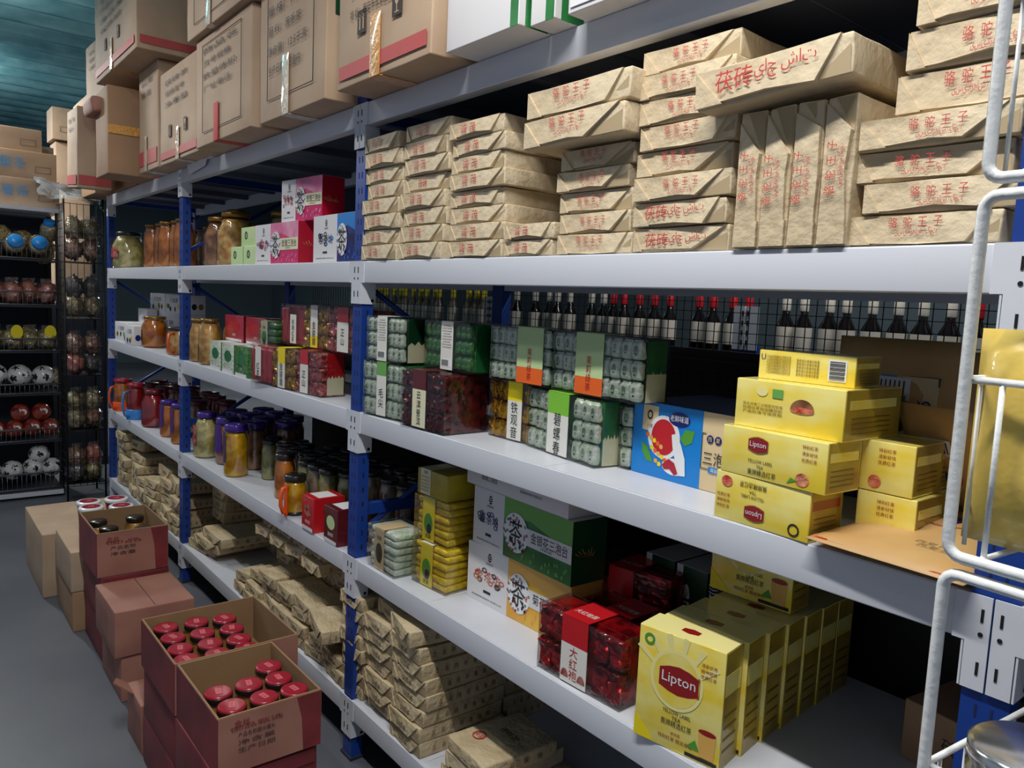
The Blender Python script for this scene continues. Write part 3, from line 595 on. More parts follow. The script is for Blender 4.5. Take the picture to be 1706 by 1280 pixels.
def cover_box(label, loc, rz, w, d, h, ws, main, side, name_txt, cols, group, band=True, top='white_card', light=None):
    t = thing('tea_set_box', label, 'tea box', loc, rz, group)
    b = MB(); b.box(0, w, 0, d, 0, h, main, .0012); b.box(-.0006, ws, -.0006, d, -.0002, h+.0006, 'white_card'); b.box(w-.001, w+.0006, .0, d, 0, h, side)
    b.box(ws, w, 0, d, h, h+.0006, top); b.build('box_body', t)
    b = MB(); y = -.0012; logo(b, ws*.55, h*.84, h*.075, y); splash(b, ws*.52, h*.5, ws*.72, h*.3, y-.0004, cols)
    b.box(ws*.42, ws*.6, y-.0004, y, h*.2, h*.245, 'ink'); b.text('敦煌御茶源茶叶有限公司', (ws*.5, y, h*.1), FX, FZ, h*.03, 'card_ink', fit=ws*.75)
    if light: b.poly([(ws, h*.62), (ws+(w-ws)*.4, h*.75), (w, h*.5), (w, h), (ws, h)], (0, y+.0006, 0), FX, FZ, light)
    if band: b.box(ws+.03, w, y-.0006, y, h*.34, h*.62, 'cream' if main == 'pink' else 'white_card')
    emblem(b, ws+(w-ws)*.2, h*.47, min((w-ws)*.19, h*.36), h*.33, y-.001)
    b.text(name_txt, (ws+(w-ws)*.69, y-.0012, h*.5), FX, FZ, h*.17, 'ink', fit=(w-ws)*.52); b.text('三炮 香浓 清润', (ws+(w-ws)*.65, y-.0012, h*.385), FX, FZ, h*.04, 'ink')
    rnd = random.Random(5)
    for i in range(16): b.disc((ws+(w-ws)*rnd.uniform(.3, .95), y, h*rnd.uniform(.06, .24)), FX, FZ, h*.025, h*.035, light or 'green_light', 6, .4)
    for i in range(7): b.tube([(w+.001, d*.3+i*.006, h*.42), (w+.001, d*.3+(i-3)*.012+.01, h*(.5+.03*(i % 3)))], .001, 'gold_ink', 4)
    b.build('printed_front', t); return t
G2 = 'white-panelled tea set boxes on the second shelf'
cover_box('white and amber tea set box, lower of the pair on second shelf', (.53, .139, z2), 1.5, .457, .13, .18, .193, 'amber_box', 'tan', '菊花三泡台', ['snack_red', 'ink', 'brownjar'], G2, light='tan')
cover_box('white and green tea set box stacked on the amber one', (.546, .142, z2+.181), -1.5, .457, .125, .178, .155, 'green_box', 'green_dark', '金银花三泡台', ['navy', 'purple', 'green_dark'], G2, light='green_light')
t = thing('tea_set_box', 'pale lilac tea box lying on the green box, under the shelf above', 'tea box', (.50, .143, z2+.3602), -1.5, G2)
b = MB(); b.box(0, .48, 0, .13, 0, .075, 'white_card', .0012); b.build('box_body', t); b = MB(); b.text('玫瑰三泡台', (.12, -.001, .035), FX, FZ, .02, 'ink', fit=.08); b.text('敦煌御茶源茶叶有限公司', (.32, -.001, .03), FX, FZ, .008, 'card_ink'); b.build('printed_front', t)
for i in range(3):
    cover_box('tea set box standing end-on behind the green box, %s' % ('nearest', 'middle', 'farthest')[i], (1.03+.11*i, .40, z2), 0, .10, .2, .24, .02, 'green_dark', 'green_dark', '三泡台', ['ink', 'green_light'], 'tea set boxes in the shadow of the second shelf', band=False)
def red_box(label, loc, rz, w, d, h):
    t = thing('tea_gift_box', label, 'tea box', loc, rz, 'red foil tea boxes on the second shelf')
    for i in range(6):
        for j in range(2):
            if i in (2, 3): continue
            key = ('fr', (i+j) % 3)
            if key not in _fp: o = foil_packet('foil_red', w/6.2, h/2.1, key[1]*4+1, .03).build('foil_packet', t); _fp[key] = o.data
            else: o = bpy.data.objects.new('foil_packet', _fp[key]); COL.objects.link(o); o.parent = t
            o.location = ((i+.5)*w/6, .004, .003+j*h/2.06)
    b = MB(); b.box(.004, w-.004, .034, d-.004, .002, h-.004, 'foil_red', .003); b.build('inner_carton', t); b = MB(); b.box(0, w, 0, d, 0, h, 'film', .0014); b.build('clear_case', t)
    b = MB(); x0, x1 = w*.31, w*.62; b.box(x0, x1, -.0022, -.0006, .004, h*.6, 'paper_white'); b.box(x0, x1, -.0022, -.0006, h*.6, h, 'red'); b.box(x0, x1, -.0022, d, h+.0006, h+.002, 'red')
    b.text('大红袍', ((x0+x1)/2, -.003, h*.33), FX, FZ, .026, 'red_ink', vertical=True); b.text('大红袍茶', ((x0+x1)/2, d*.35, h+.0026), FX, (0, 1, 0), .02, 'paper_white', fit=.07)
    for s in (-1, 1): b.disc(((x0+x1)/2+s*.028, -.0028, h*.1), FX, FZ, .013, .02, 'foil_rose', 10, 0, 0, math.pi)
    b.build('paper_band', t); return t
red_box('box of crinkled red foil packets with calligraphy band at the shelf edge', (1.016, .012, z2), 2, .28, .11, .172)
red_box('second red foil box, close behind the front one', (1.04, .135, z2), 1, .28, .11, .165)
red_box('red foil box lying on top of the rear red box', (.93, .26, z2+.0), 8, .26, .14, .22)
for i in range(7): yellow_box('large yellow tea carton, %s in the deep row on the second shelf' % ('front one', 'second', 'third', 'fourth', 'fifth', 'sixth', 'rearmost')[i], (1.372-.006*i, -.012+.088*i, z2), 10-1.2*i, .2, .083, .25-.002*i, 'big', 'row of large yellow tea cartons')
yellow_box('large yellow tea carton upside down on top of the rear of the row', (1.32, .30, z2+.252), 4, .21, .085, .2, 'big', 'row of large yellow tea cartons')
t = thing('small_carton', 'plain brown carton with a dark stamped character, back of second shelf', 'carton', (1.76, .4, z2), -8)
b = MB(); b.box(0, .25, 0, .22, 0, .13, 'card_dk', .003); b.build('box_body', t); b = MB(); b.text('砖', (.1, -.0015, .07), FX, FZ, .032, 'dark_print'); b.build('stamp', t)

# ================================================================ jars
def jar(label, x, y, z, dia, h, content, lid, cat='jar', group=None, lab=None, shape='round', handle=None, base=None, lidh=.02, fill=.93, sprig=None):
    t = thing('glass_jar', label, cat, (x, y, z), random.Random(x*99).uniform(-20, 20), group); r = dia/2; H = h-lidh
    if shape == 'round': prof = [(r*.82, 0), (r, .012), (r, H*.74), (r*.82, H*.9), (r*.76, H*.96), (r*.76, H)]
    elif shape == 'big': prof = [(r*.86, 0), (r, .015), (r*.98, H*.3), (r, H*.7), (r*.8, H*.88), (r*.68, H)]
    else: prof = [(r*.86, 0), (r*.97, .01), (r*.97, H*.82), (r*.84, H*.93), (r*.84, H)]
    b = MB(); b.lathe([(a*.955, zz*fill+.002) for a, zz in prof], content, 20); b.build('contents', t)
    b = MB(); b.lathe(prof, 'glass', 20); b.build('glass_body', t)
    lr = prof[-1][0]*1.1; b = MB(); b.lathe([(lr*.98, H-.004), (lr, H), (lr, h-.004), (lr*.94, h)], lid, 20)
    if lid == 'lid_red' and shape == 'tall' and dia < .09: b.lathe([(lr*1.0, H-.003), (lr*1.02, H), (lr*1.02, h-.007), (lr*1.0, h-.006)], 'lid_black', 20)
    if lid == 'lid_red': b.disc((0, 0, h+.0006), FX, (0, 1, 0), lr*.86, lr*.86, 'lid_red', 20); b.box(-lr*.4, lr*.4, -lr*.2, lr*.2, h+.001, h+.0016, 'lid_face'); b.text('金丝', (0, 0, h+.002), FX, (0, 1, 0), lr*.3, 'lid_red')
    b.build('lid', t)
    if lab:
        mt, z0, z1, a0, a1 = lab; vs = []; n = 10
        for k in range(n+1):
            a = math.radians(a0+(a1-a0)*k/n); vs += [(r*1.012*math.cos(a), r*1.012*math.sin(a), H*z0), (r*1.012*math.cos(a), r*1.012*math.sin(a), H*z1)]
        b = MB(); b.add(vs, [(2*k, 2*k+2, 2*k+3, 2*k+1) for k in range(n)], mt, True); b.build('label', t)
    if base: b = MB(); b.lathe([(r*1.0, 0), (r*1.05, .006), (r*1.05, H*.28), (r*1.0, H*.3)], base, 20); b.build('plastic_sleeve', t)
    if handle:
        b = MB(); pts = [(r*.6, -r*.85, H*.86), (r*.75, -r*1.35, H*.82), (r*.78, -r*1.5, H*.6), (r*.78, -r*1.5, H*.35), (r*.7, -r*1.25, H*.12), (r*.55, -r*.85, H*.1)]
        b.tube(pts, .008, handle, 8); b.build('handle', t)
    return t
# second shelf, middle bay: purple lid jars
PL = ('purple', .3, .98, -112, -62)
jar('big jar of bright yellow fruit with purple lid and hanging tag, nearest the edge', -1.386, .073, z2, .122, .262, 'peach', 'lid_purple', lab=PL, shape='tall', lidh=.03)
jar('large jar of pale fruit with purple lid beside second blue post', -1.90, .09, z2, .145, .25, 'pickle', 'lid_purple', lab=('foil_rose', .3, .8, -130, -60), shape='big', lidh=.025)
for i, (x, y) in enumerate(((-1.50, .21), (-1.68, .13), (-1.62, .30), (-1.78, .27), (-1.45, .36), (-1.92, .26), (-1.60, .46), (-1.78, .43), (-1.93, .42))):
    jar('purple-lidded jar standing behind the two front purple-lid jars', x, y, z2, .13, .25, 'brownjar', 'lid_purple', group='purple-lid jars in the middle bay', lab=PL, shape='tall', lidh=.03)
SM = [(-1.237, .191), (-1.142, .222), (-1.06, .20), (-1.148, .311), (-1.055, .30), (-.97, .21), (-.888, .316), (-.96, .387), (-.885, .225), (-.79, .22), (-.77, .32), (-.699, .235), (-.70, .145), (-.60, .24), (-.61, .15), (-.69, .328), (-.51, .155), (-.515, .245), (-.6, .34), (-.5, .34), (-.42, .2), (-.4, .3), (-.85, .42), (-.74, .43), (-.62, .44), (-.5, .44), (-.35, .42), (-.25, .3), (-.24, .42), (-.12, .3)]
for i, (x, y) in enumerate(SM):
    if i == 0: jar('small jar of greenish fruit with black lid at left end of the jar crowd', -1.30, .235, z2, .088, .2, 'greenjar', 'lid_black', group='small black-lid jars', lidh=.014, shape='tall')
    jar('small black-lidded jar in the crowd behind the honey jar', x, y, z2, .088, .198, 'greyjar' if i % 4 else 'greenjar', 'lid_black', group='small black-lid jars', lidh=.014, shape='tall')
jar('amber honey jar with black lid standing in front of the jar crowd', -.868, .115, z2, .098, .203, 'honey', 'lid_black', lidh=.02, shape='tall')
t = jar('jar of golden fruit with black lid and orange handle beside red boxes', -.60, .05, z2, .1, .168, 'peach', 'lid_black', lidh=.022, handle='orange_plastic', shape='tall')
b = MB(); b.box(.018, .05, -.055, -.05, .0, .14, 'orange_plastic', .002); b.build('plastic_sleeve', t)
b = MB(); b.lathe([(.04, 0), (.05, .004), (.05, .012), (.046, .016)], 'lid_black', 20); b.build('foot_ring', t)
def little_box(label, loc, w, d, h, front, side, pic, txt, group, rz=0):
    t = thing('tea_carton', label, 'tea box', loc, rz, group); b = MB(); b.box(0, w, 0, d, 0, h, front, .0015); b.box(w*.12, w*.88, d*.2, d*.8, h, h+.0006, 'white_card'); b.box(w, w+.0006, 0, d, 0, h, side); b.build('box_body', t)
    b = MB(); b.disc((w*.5, -.001, h*.58), FX, FZ, w*.3, h*.2, pic, 12); b.text(txt, (w*.5, -.0012, h*.25), FX, FZ, .014, 'white_gloss'); b.box(w*.05, w*.9, -.0012, -.0006, 0, h*.1, 'white_card')
    b.text('养生茶', (w+.0012, d*.5, h*.6), (0, 1, 0), FZ, .018, 'foil_rose'); b.build('printed_front', t)
little_box('small bright red tea carton left of the middle post, second shelf', (-.409, -.004, z2), .112, .13, .135, 'red', 'red', 'foil_rose', '枸杞茶', 'small red tea cartons')
little_box('small dark maroon tea carton touching the middle post, second shelf', (-.215, .0, z2), .115, .13, .137, 'maroon', 'maroon', 'pale_green', '藤椒茶', 'small red tea cartons')
for i, x in enumerate((.07, .22)): little_box('dark red carton deep behind the pale green bundle, %s' % ('left', 'right')[i], (x, .36, z2+.12), .13, .13, .18, 'maroon', 'maroon', 'card_red', '红茶', 'dark red cartons at the back'); little_box('dark carton under the dark red cartons, %s' % ('left', 'right')[i], (x, .35, z2), .13, .15, .118, 'lid_black', 'lid_black', 'ink', '茶', 'dark cartons at the back')
# second shelf, left bay
jar('orange-based jar with red lid next to the far left post', -3.80, .07, z2, .135, .235, 'honey', 'lid_red', shape='tall', base='orange_plastic', handle='orange_plastic')
jar('jar with light blue handle and base between the orange and red jars', -3.36, .06, z2, .125, .25, 'redjar', 'lid_red', shape='tall', base='blue_plastic', handle='blue_plastic')
jar('large red-filled jar with red lid at the front of the left bay', -3.0, .09, z2, .165, .245, 'redjar', 'lid_dkred', shape='big')
jar('amber jar with purple lid, left of two by the second post', -2.60, .075, z2, .108, .228, 'honey', 'lid_purple', shape='tall', lab=PL)
jar('amber jar with purple lid, right of two by the second post', -2.34, .07, z2, .108, .24, 'honey', 'lid_purple', shape='tall', lab=PL)
for i, (x, y) in enumerate(((-3.55, .2), (-3.3, .23), (-3.12, .27), (-3.7, .3), (-3.45, .36), (-3.25, .4), (-2.85, .25), (-2.68, .24), (-2.5, .22), (-2.7, .4), (-2.9, .42), (-2.45, .38))):
    jar('dark red-lidded jar in the back rows of the left bay', x, y, z2, .13, .23, 'redjar' if i % 2 else 'brownjar', 'lid_dkred', group='red-lid jars in the left bay', shape='tall')
# third shelf, left bay
def patt_box(label, x0, x1, y, z, d, h):
    t = thing('patterned_carton', label, 'box', (x0, y, z), 0, 'white boxes with small coloured pictures'); w = x1-x0; b = MB(); b.box(0, w, 0, d, 0, h, 'white_card', .002); b.build('box_body', t)
    b = MB(); rnd = random.Random(int(x0*50)); cs = ('yellow', 'navy', 'ink', 'brownjar', 'leaf', 'purple')
    for i in range(max(3, int(w*14))): b.disc((rnd.uniform(.1, .9)*w, -.001, rnd.uniform(.15, .4)*h), FX, FZ, .022, .018, cs[i % 6], 8)
    b.text('八宝茶', (w*.5, -.001, h*.7), FX, FZ, .03, 'ink', fit=w*.5)
    for i in range(3): b.disc((w+.001, d*(.2+.3*i), h*.4), (0, 1, 0), FZ, .018, .022, cs[i+1], 8)
    b.build('printed_picture', t)
z3 = L[3]+.0008
patt_box('white patterned box at the front by the far left post, third shelf', -3.80, -3.42, .02, z3, .16, .135)
patt_box('white patterned box just right of the front-left patterned box', -3.40, -3.14, .0, z3, .12, .13)
patt_box('tall narrow white patterned box behind the front one', -3.83, -3.58, .185, z3, .07, .235)
patt_box('white patterned box, lower of the two rear ones, third shelf', -3.83, -3.0, .27, z3, .15, .22)
patt_box('white patterned box on top of the rear pile, left', -3.83, -3.43, .27, z3+.221, .15, .13)
patt_box('white patterned box on top of the rear pile, right', -3.41, -3.0, .27, z3+.221, .15, .13)
jar('round honey jar in front of white patterned boxes, third shelf', -3.02, .1, z3, .165, .205, 'honey', 'lid_gold', shape='round', lidh=.015, lab=('lid_dkred', .2, .6, -150, -110))
jar('mug-shaped jar with orange handle beside the honey jar', -2.43, .09, z3, .15, .165, 'amberjar', 'lid_black', shape='tall', handle='orange_plastic', lidh=.015)
jar('amber jar behind the orange-handled mug jar', -2.66, .28, z3, .13, .2, 'honey', 'lid_gold', shape='round', lidh=.015)
jar('swirled amber pickle jar right of the second post, left of pair', -1.955, .07, z3, .118, .235, 'amberjar', 'lid_gold', shape='round', lidh=.012, lab=('lid_black', .1, .45, -140, -115))
jar('swirled amber pickle jar right of the second post, right of pair', -1.775, .065, z3, .118, .243, 'amberjar', 'lid_gold', shape='round', lidh=.012, lab=('lid_black', .1, .45, -140, -115))
jar('amber pickle jar behind the pair by the second post', -1.86, .22, z3, .118, .25, 'amberjar', 'lid_gold', shape='round', lidh=.012)
# third shelf, middle bay
for k in range(3): little_box('green banded tea carton in the low row, %s from left' % ('first', 'second', 'third')[k], (-1.60+.185*k, .01, z3), .17, .14, .14, 'foil_white' if k < 2 else 'foil_green', 'foil_green', 'green_box', '绿茶', 'green tea cartons on the third shelf')
for k in range(2):
    little_box('dark red tea carton above the green ones, %s' % ('left', 'right')[k], (-1.64+.30*k, .1, z3+.143), .27, .16, .13, 'crimson', 'maroon', 'red', '红枣茶', 'dark red cartons on the third shelf')
bundle('small green and cream packet stack left of the tall red boxes', (-1.06, .06, z3+.143), 0, .2, .13, 4, .031, 'foil_green', 'cream', 'leaf', 'banded tea packet bundles')
RB = [('paper_white', .03, .68), ('red', .68, 1)]
tea_box('red box at left end of lower foil row, middle bay', (-.945, -.02, z3), 5, .205, .15, .17, 'red', [('paper_white', .2, .95)], ('red',), frac=(.25, .5), cols=3, rows=1, text='红茶', wrap=False)
tea_box('gold foil tea box in the lower foil row, middle bay', (-.742, -.004, z3), 5, .2, .15, .172, 'foil_gold', [('paper_white', .03, .62), ('yellow', .62, 1)], ('foil_gold',), frac=(.3, .6), cols=4, text='金骏眉', tsize=.03)
tea_box('rose and red foil tea box in the lower foil row, by the post', (-.54, .014, z3), 5, .205, .11, .175, 'foil_rose', RB, ('foil_rose', ('red', .42, .98), ('cream', .04, .42)), frac=(.22, .52), cols=4, text='正山', tsize=.03)
tea_box('red box at left end of the upper foil row, middle bay', (-.83, .07, z3+.178), 3, .225, .16, .175, 'red', [('paper_white', .05, .75)], ('red',), frac=(.42, .66), cols=3, rows=1, text='玫瑰红茶', tsize=.022, wrap=False)
tea_box('gold foil tea box in the upper foil row, middle bay', (-.605, .075, z3+.178), 3, .21, .16, .175, 'foil_gold', [('yellow', .03, .3), ('paper_white', .3, 1)], ('foil_gold',), frac=(.32, .6), cols=4, text='金骏眉', tsize=.03)
tea_box('rose and red foil tea box in the upper foil row, by the post', (-.392, .08, z3+.178), 3, .3, .13, .175, 'foil_rose', RB, ('foil_rose',), frac=(.28, .56), cols=6, text='正山', tsize=.03)

# ================================================================ fourth shelf, left and middle bays
z4 = L[4]+.0008
jar('large jar of pale pickled vegetables nearest the far left post', -3.72, .1, z4, .225, .26, 'pickle', 'lid_black', shape='big', lab=('foil_rose', .3, .6, -130, -60), lidh=.02)
jar('pale pickle jar behind the large pickle jar, fourth shelf', -3.35, .3, z4, .16, .25, 'pickle', 'lid_black', shape='big')
for i, x in enumerate((-3.05, -2.88, -2.70, -2.53, -2.36)): jar('honey jar with ribbed neck on the fourth shelf, %s from left in its row' % ('first', 'second', 'third', 'fourth', 'fifth')[i], x, .1+.02*(i % 2), z4, .12, .28, 'honey', 'lid_gold', shape='round', group='honey jars in the left bay', lidh=.01)
for i, x in enumerate((-3.75, -3.5, -3.25, -3.0)): jar('dark jar in the shadowed back row of fourth shelf', x, .5, z4, .16, .3, 'brownjar', 'lid_black', group='shadowed jars on the fourth shelf')
for i, (x, y) in enumerate(((-2.6, .35), (-2.30, .3), (-1.92, .17), (-2.1, .42))): jar('broad brown preserve jar, fourth shelf, behind the second post', x, y, z4, .19, .27, 'brownjar', 'lid_gold', shape='big', group='brown preserve jars')
jar('tall orange-filled jar beside the brown preserve jars', -2.05, .3, z4, .105, .335, 'honey', 'lid_gold', shape='tall', lab=('snack_red', .4, .8, -130, -60))
jar('large yellow pickle jar left of the pale green tins', -1.78, .2, z4, .2, .29, 'amberjar', 'lid_gold', shape='big')
jar('yellow pickle jar behind the pale green tins', -1.65, .42, z4, .2, .31, 'pickle', 'lid_gold', shape='big')
jar('small jar with pale lid behind the pink boxes', -1.35, .4, z4, .13, .31, 'greyjar', 'lid_metal')
def tin(label, x, y, z, w):
    t = thing('tea_carton', label, 'tea box', (x, y, z), 0, 'pale green cartons on the fourth shelf'); b = MB(); b.box(0, w, 0, .12, 0, .095, 'pale_green', .003); b.box(w, w+.0006, 0, .12, 0, .095, 'green_light'); b.build('box_body', t)
    b = MB(); b.disc((w*.35, -.001, .055), FX, FZ, .02, .02, 'green_dark', 14, .6); b.text('茶', (w*.35, -.0014, .055), FX, FZ, .014, 'green_dark'); b.build('printed_front', t)
tin('pale green carton at bottom left of the green pile, fourth shelf', -1.53, .09, z4, .17); tin('pale green carton at bottom right of the green pile', -1.355, .09, z4, .20); tin('pale green carton on top of the green pile', -1.47, .12, z4+.096, .2); tin('pale green carton behind the upper pink box', -1.28, .3, z4+.19, .17)
GP = 'white-panelled tea set boxes on the fourth shelf'
b = MB(); b.box(-1.28, -1.1, .3, .5, z4, z4+.188, 'green_light', .003); tag(b.build('tea_carton'), 'green carton holding up the rear pale green carton', 'tea box')
cover_box('white and pink tea set box, lower of the pink pair', (-1.09, .052, z4), 0, .475, .15, .176, .18, 'pink', 'crimson', '玫瑰三泡台', ['crimson', 'ink', 'purple'], GP, light='pink_light')
cover_box('white and pink tea set box tilted on top, with crimson end', (-.81, .06, z4+.1775), 5, .335, .1, .172, .12, 'pink', 'crimson', '玫瑰三泡台', ['crimson', 'ink'], GP, light='pink_light')
cover_box('white and navy tea set box beside the middle post', (-.462, .05, z4), 0, .42, .15, .18, .205, 'navy', 'navy', '枸杞三泡台', ['ink', 'azure', 'navy'], GP, band=False, light='azure')

# ================================================================ small bricks on the lowest shelf
def stack1(x0, w, n, where, group, y=.01, h=.048, D=.33, jit=.012, kinds=('small',), z=None, rz=0):
    z = z or L[1]+.001; rnd = random.Random(int(x0*1000))
    for i in range(n):
        brick(kinds[i % len(kinds)], rnd.randrange(5), (x0+rnd.uniform(-jit, jit), y+rnd.uniform(-jit, jit), z), w*(.95+rnd.uniform(0, .05)), D, h-.0015, rz+rnd.uniform(-2.5, 2.5), 'small tea brick, %s of %s' % (ordl(i, n), where), group); z += h
    return z
GB = 'small kraft tea bricks on the lowest shelf'
stack1(-.07, .15, 8, 'stack by middle post, lowest shelf', GB, y=.02)
stack1(.095, .19, 7, 'second small stack from middle post', GB, y=.03, h=.05)
stack1(.302, .19, 7, 'square-edged right-hand stack', GB, y=.012, h=.0515)
brick('small', 2, (.28, .02, .602), .19, .33, .05, -14, 'small tea brick lying askew on the right-hand stack', GB, rx=3)
brick('small', 3, (.12, .06, .588), .17, .33, .05, -6, 'small tea brick crowning the second small stack', GB)
for i in range(3): stack1(.3+.0*i, .19, 8, 'column behind the right-hand stack', GB, y=.36, h=.05, D=.28) if i == 0 else None
for i in range(2): brick('plain', i, (.60+.02*i, .02, L[1]+.001+.05*i), .2, .3, .048, -3+4*i, 'tea brick under the stamped one at the bottom right, %s' % ('lower', 'upper')[i], GB)
t = thing('stamped_tea_brick', 'large flat tea brick with red round stamp at bottom of photo', 'tea brick', (.62, .02, L[1]+.102), -4)
b = MB(); b.rbox(0, .2, 0, .27, 0, .045, 'kraft_b', .007, (6, 6, 2), .003, 4, 11.); b.build('wrapped_brick', t)
b = MB(); b.disc((.055, .08, .0475), FX, (0, 1, 0), .022, .022, 'red_print', 20, .8); b.text('茯茶', (.055, .08, .048), FX, (0, 1, 0), .02, 'red_print'); b.text('茯砖茶', (.1, .16, .048), FX, (0, 1, 0), .025, 'dark_print')
for i, ch in enumerate('工品茯砖'): b.text(ch, (.2035, .05+.05*i, .022), (0, 1, 0), FZ, .018, 'dark_print')
b.build('stamp', t)
brick('small', 1, (.84, .03, L[1]+.001), .2, .3, .048, 6, 'tea brick lying flat right of the stamped brick', GB)
# middle bay: leaning, tumbled rows
GT = 'tumbled small tea bricks in the middle bay'
rnd = random.Random(21)
NTH = ['first', 'second', 'third', 'fourth', 'fifth', 'sixth', 'seventh', 'eighth', 'ninth', 'tenth', 'eleventh']
cols = [(-1.23, 2), (-1.06, 3), (-.89, 4), (-.72, 4), (-.55, 4), (-.38, 3), (-.21, 2)]
for ci, (x, n) in enumerate(cols):
    z = L[1]+.001
    for i in range(n):
        brick('small', rnd.randrange(5), (x+rnd.uniform(-.02, .02), .015+rnd.uniform(-.01, .02), z+.004), .165, .17, .046, rnd.uniform(-7, 7), 'tumbled small tea brick, %s of front column %s from the second post' % (ordl(i, n), NTH[ci]), GT, ry=rnd.uniform(-7, 7) if i else 0); z += .05
for ci, (x, n) in enumerate(((-1.13, 6), (-.94, 7), (-.75, 7), (-.56, 7), (-.37, 6), (-.19, 5))):
    z = L[1]+.001
    for i in range(n):
        brick('small', rnd.randrange(5), (x+rnd.uniform(-.015, .015), .205+rnd.uniform(-.01, .015), z), .17, .3, .046, rnd.uniform(-5, 5), 'small tea brick, %s of rear column %s from left, middle bay' % (ordl(i, n), NTH[ci]), GT); z += .049
for i in range(4):
    for k in range(2): brick('small', i+k, (-.98+.17*i+.02*k, .03+.03*k, .578+.05*k), .16, .33, .047, rnd.uniform(-8, 8), 'small tea brick jutting over the tumbled pile, %s layer, %s from left' % (('lower', 'upper')[k], NTH[i]), GT, ry=rnd.uniform(-4, 4))
for i in range(2): brick('small', i+2, (-.27+.0*i, .16, .48+.05*i), .18, .3, .047, 4-6*i, 'small tea brick under the shelf beside the middle post, %s' % ('lower', 'upper')[i], GT)
brick('small', 3, (-1.3, .05, L[1]+.002), .13, .22, .05, 24, 'crumpled tea brick lying askew at the left foot of the tumbled pile', GT)
brick('small', 0, (-.33, .0, .40), .24, .20, .05, -14, 'single tea brick with square stamp lying on top near middle post', GB)
for i, (x, y, z, rz) in enumerate(((-2.0, .03, L[1]+.002, 8), (-1.9, .03, L[1]+.052, 4), (-1.84, .06, L[1]+.102, -1))): brick('small', i, (x, y, z), .3, .5, .048, rz, 'long flat tea brick at left end of middle bay, %s of three' % ('bottom', 'middle', 'top')[i], GB)
for i in range(3): brick('small', i+1, (-2.0, .16, L[1]+.154+.06*i), .19, .32, .058, -2+3*i, 'thick tea brick in the short stack beside the second post, %s' % ('lowest', 'middle', 'topmost')[i], GB)
for i in range(8): brick('plain', i, (-1.98+.24*(i % 4), .36, L[1]+.001+.15*(i//4)), .22, .28, .148, 0, 'shadowed tea brick block at the back of the middle bay', 'shadowed bricks at the back')
# left bay
GL = 'small kraft tea bricks in the far left bay'
for ci, (x, n, y, w) in enumerate(((-3.72, 7, .02, .24), (-3.42, 5, .03, .24), (-3.12, 3, .0, .24), (-2.84, 4, .0, .22), (-2.6, 5, .02, .22), (-2.34, 4, .01, .2), (-3.75, 6, .34, .3), (-3.4, 8, .34, .28), (-3.05, 8, .34, .28), (-2.7, 8, .34, .28), (-2.38, 8, .34, .25))):
    z = L[1]+.001
    for i in range(n): brick('small', rnd.randrange(5), (x+rnd.uniform(-.02, .02), y+rnd.uniform(-.01, .02), z), w, .3, .052, rnd.uniform(-7, 7), 'small tea brick, %s of %s %s column from left, far left bay' % (ordl(i, n), NTH[ci if ci < 6 else ci-6], 'front' if ci < 6 else 'rear'), GL, ry=rnd.uniform(-3, 3)); z += .056
for i, (x, z) in enumerate(((-3.55, .53), (-2.72, .50), (-2.45, .48))): brick('small', i, (x, .05, z), .26, .26, .07, 10-9*i, 'tea brick perched on top of the far left piles, %s' % ('left one', 'middle one', 'right one')[i], GL)
brick('small', 2, (-2.78, .18, .57), .16, .04, .12, 10, 'tea brick standing upright on top of the far left piles', GL, ry=-12)

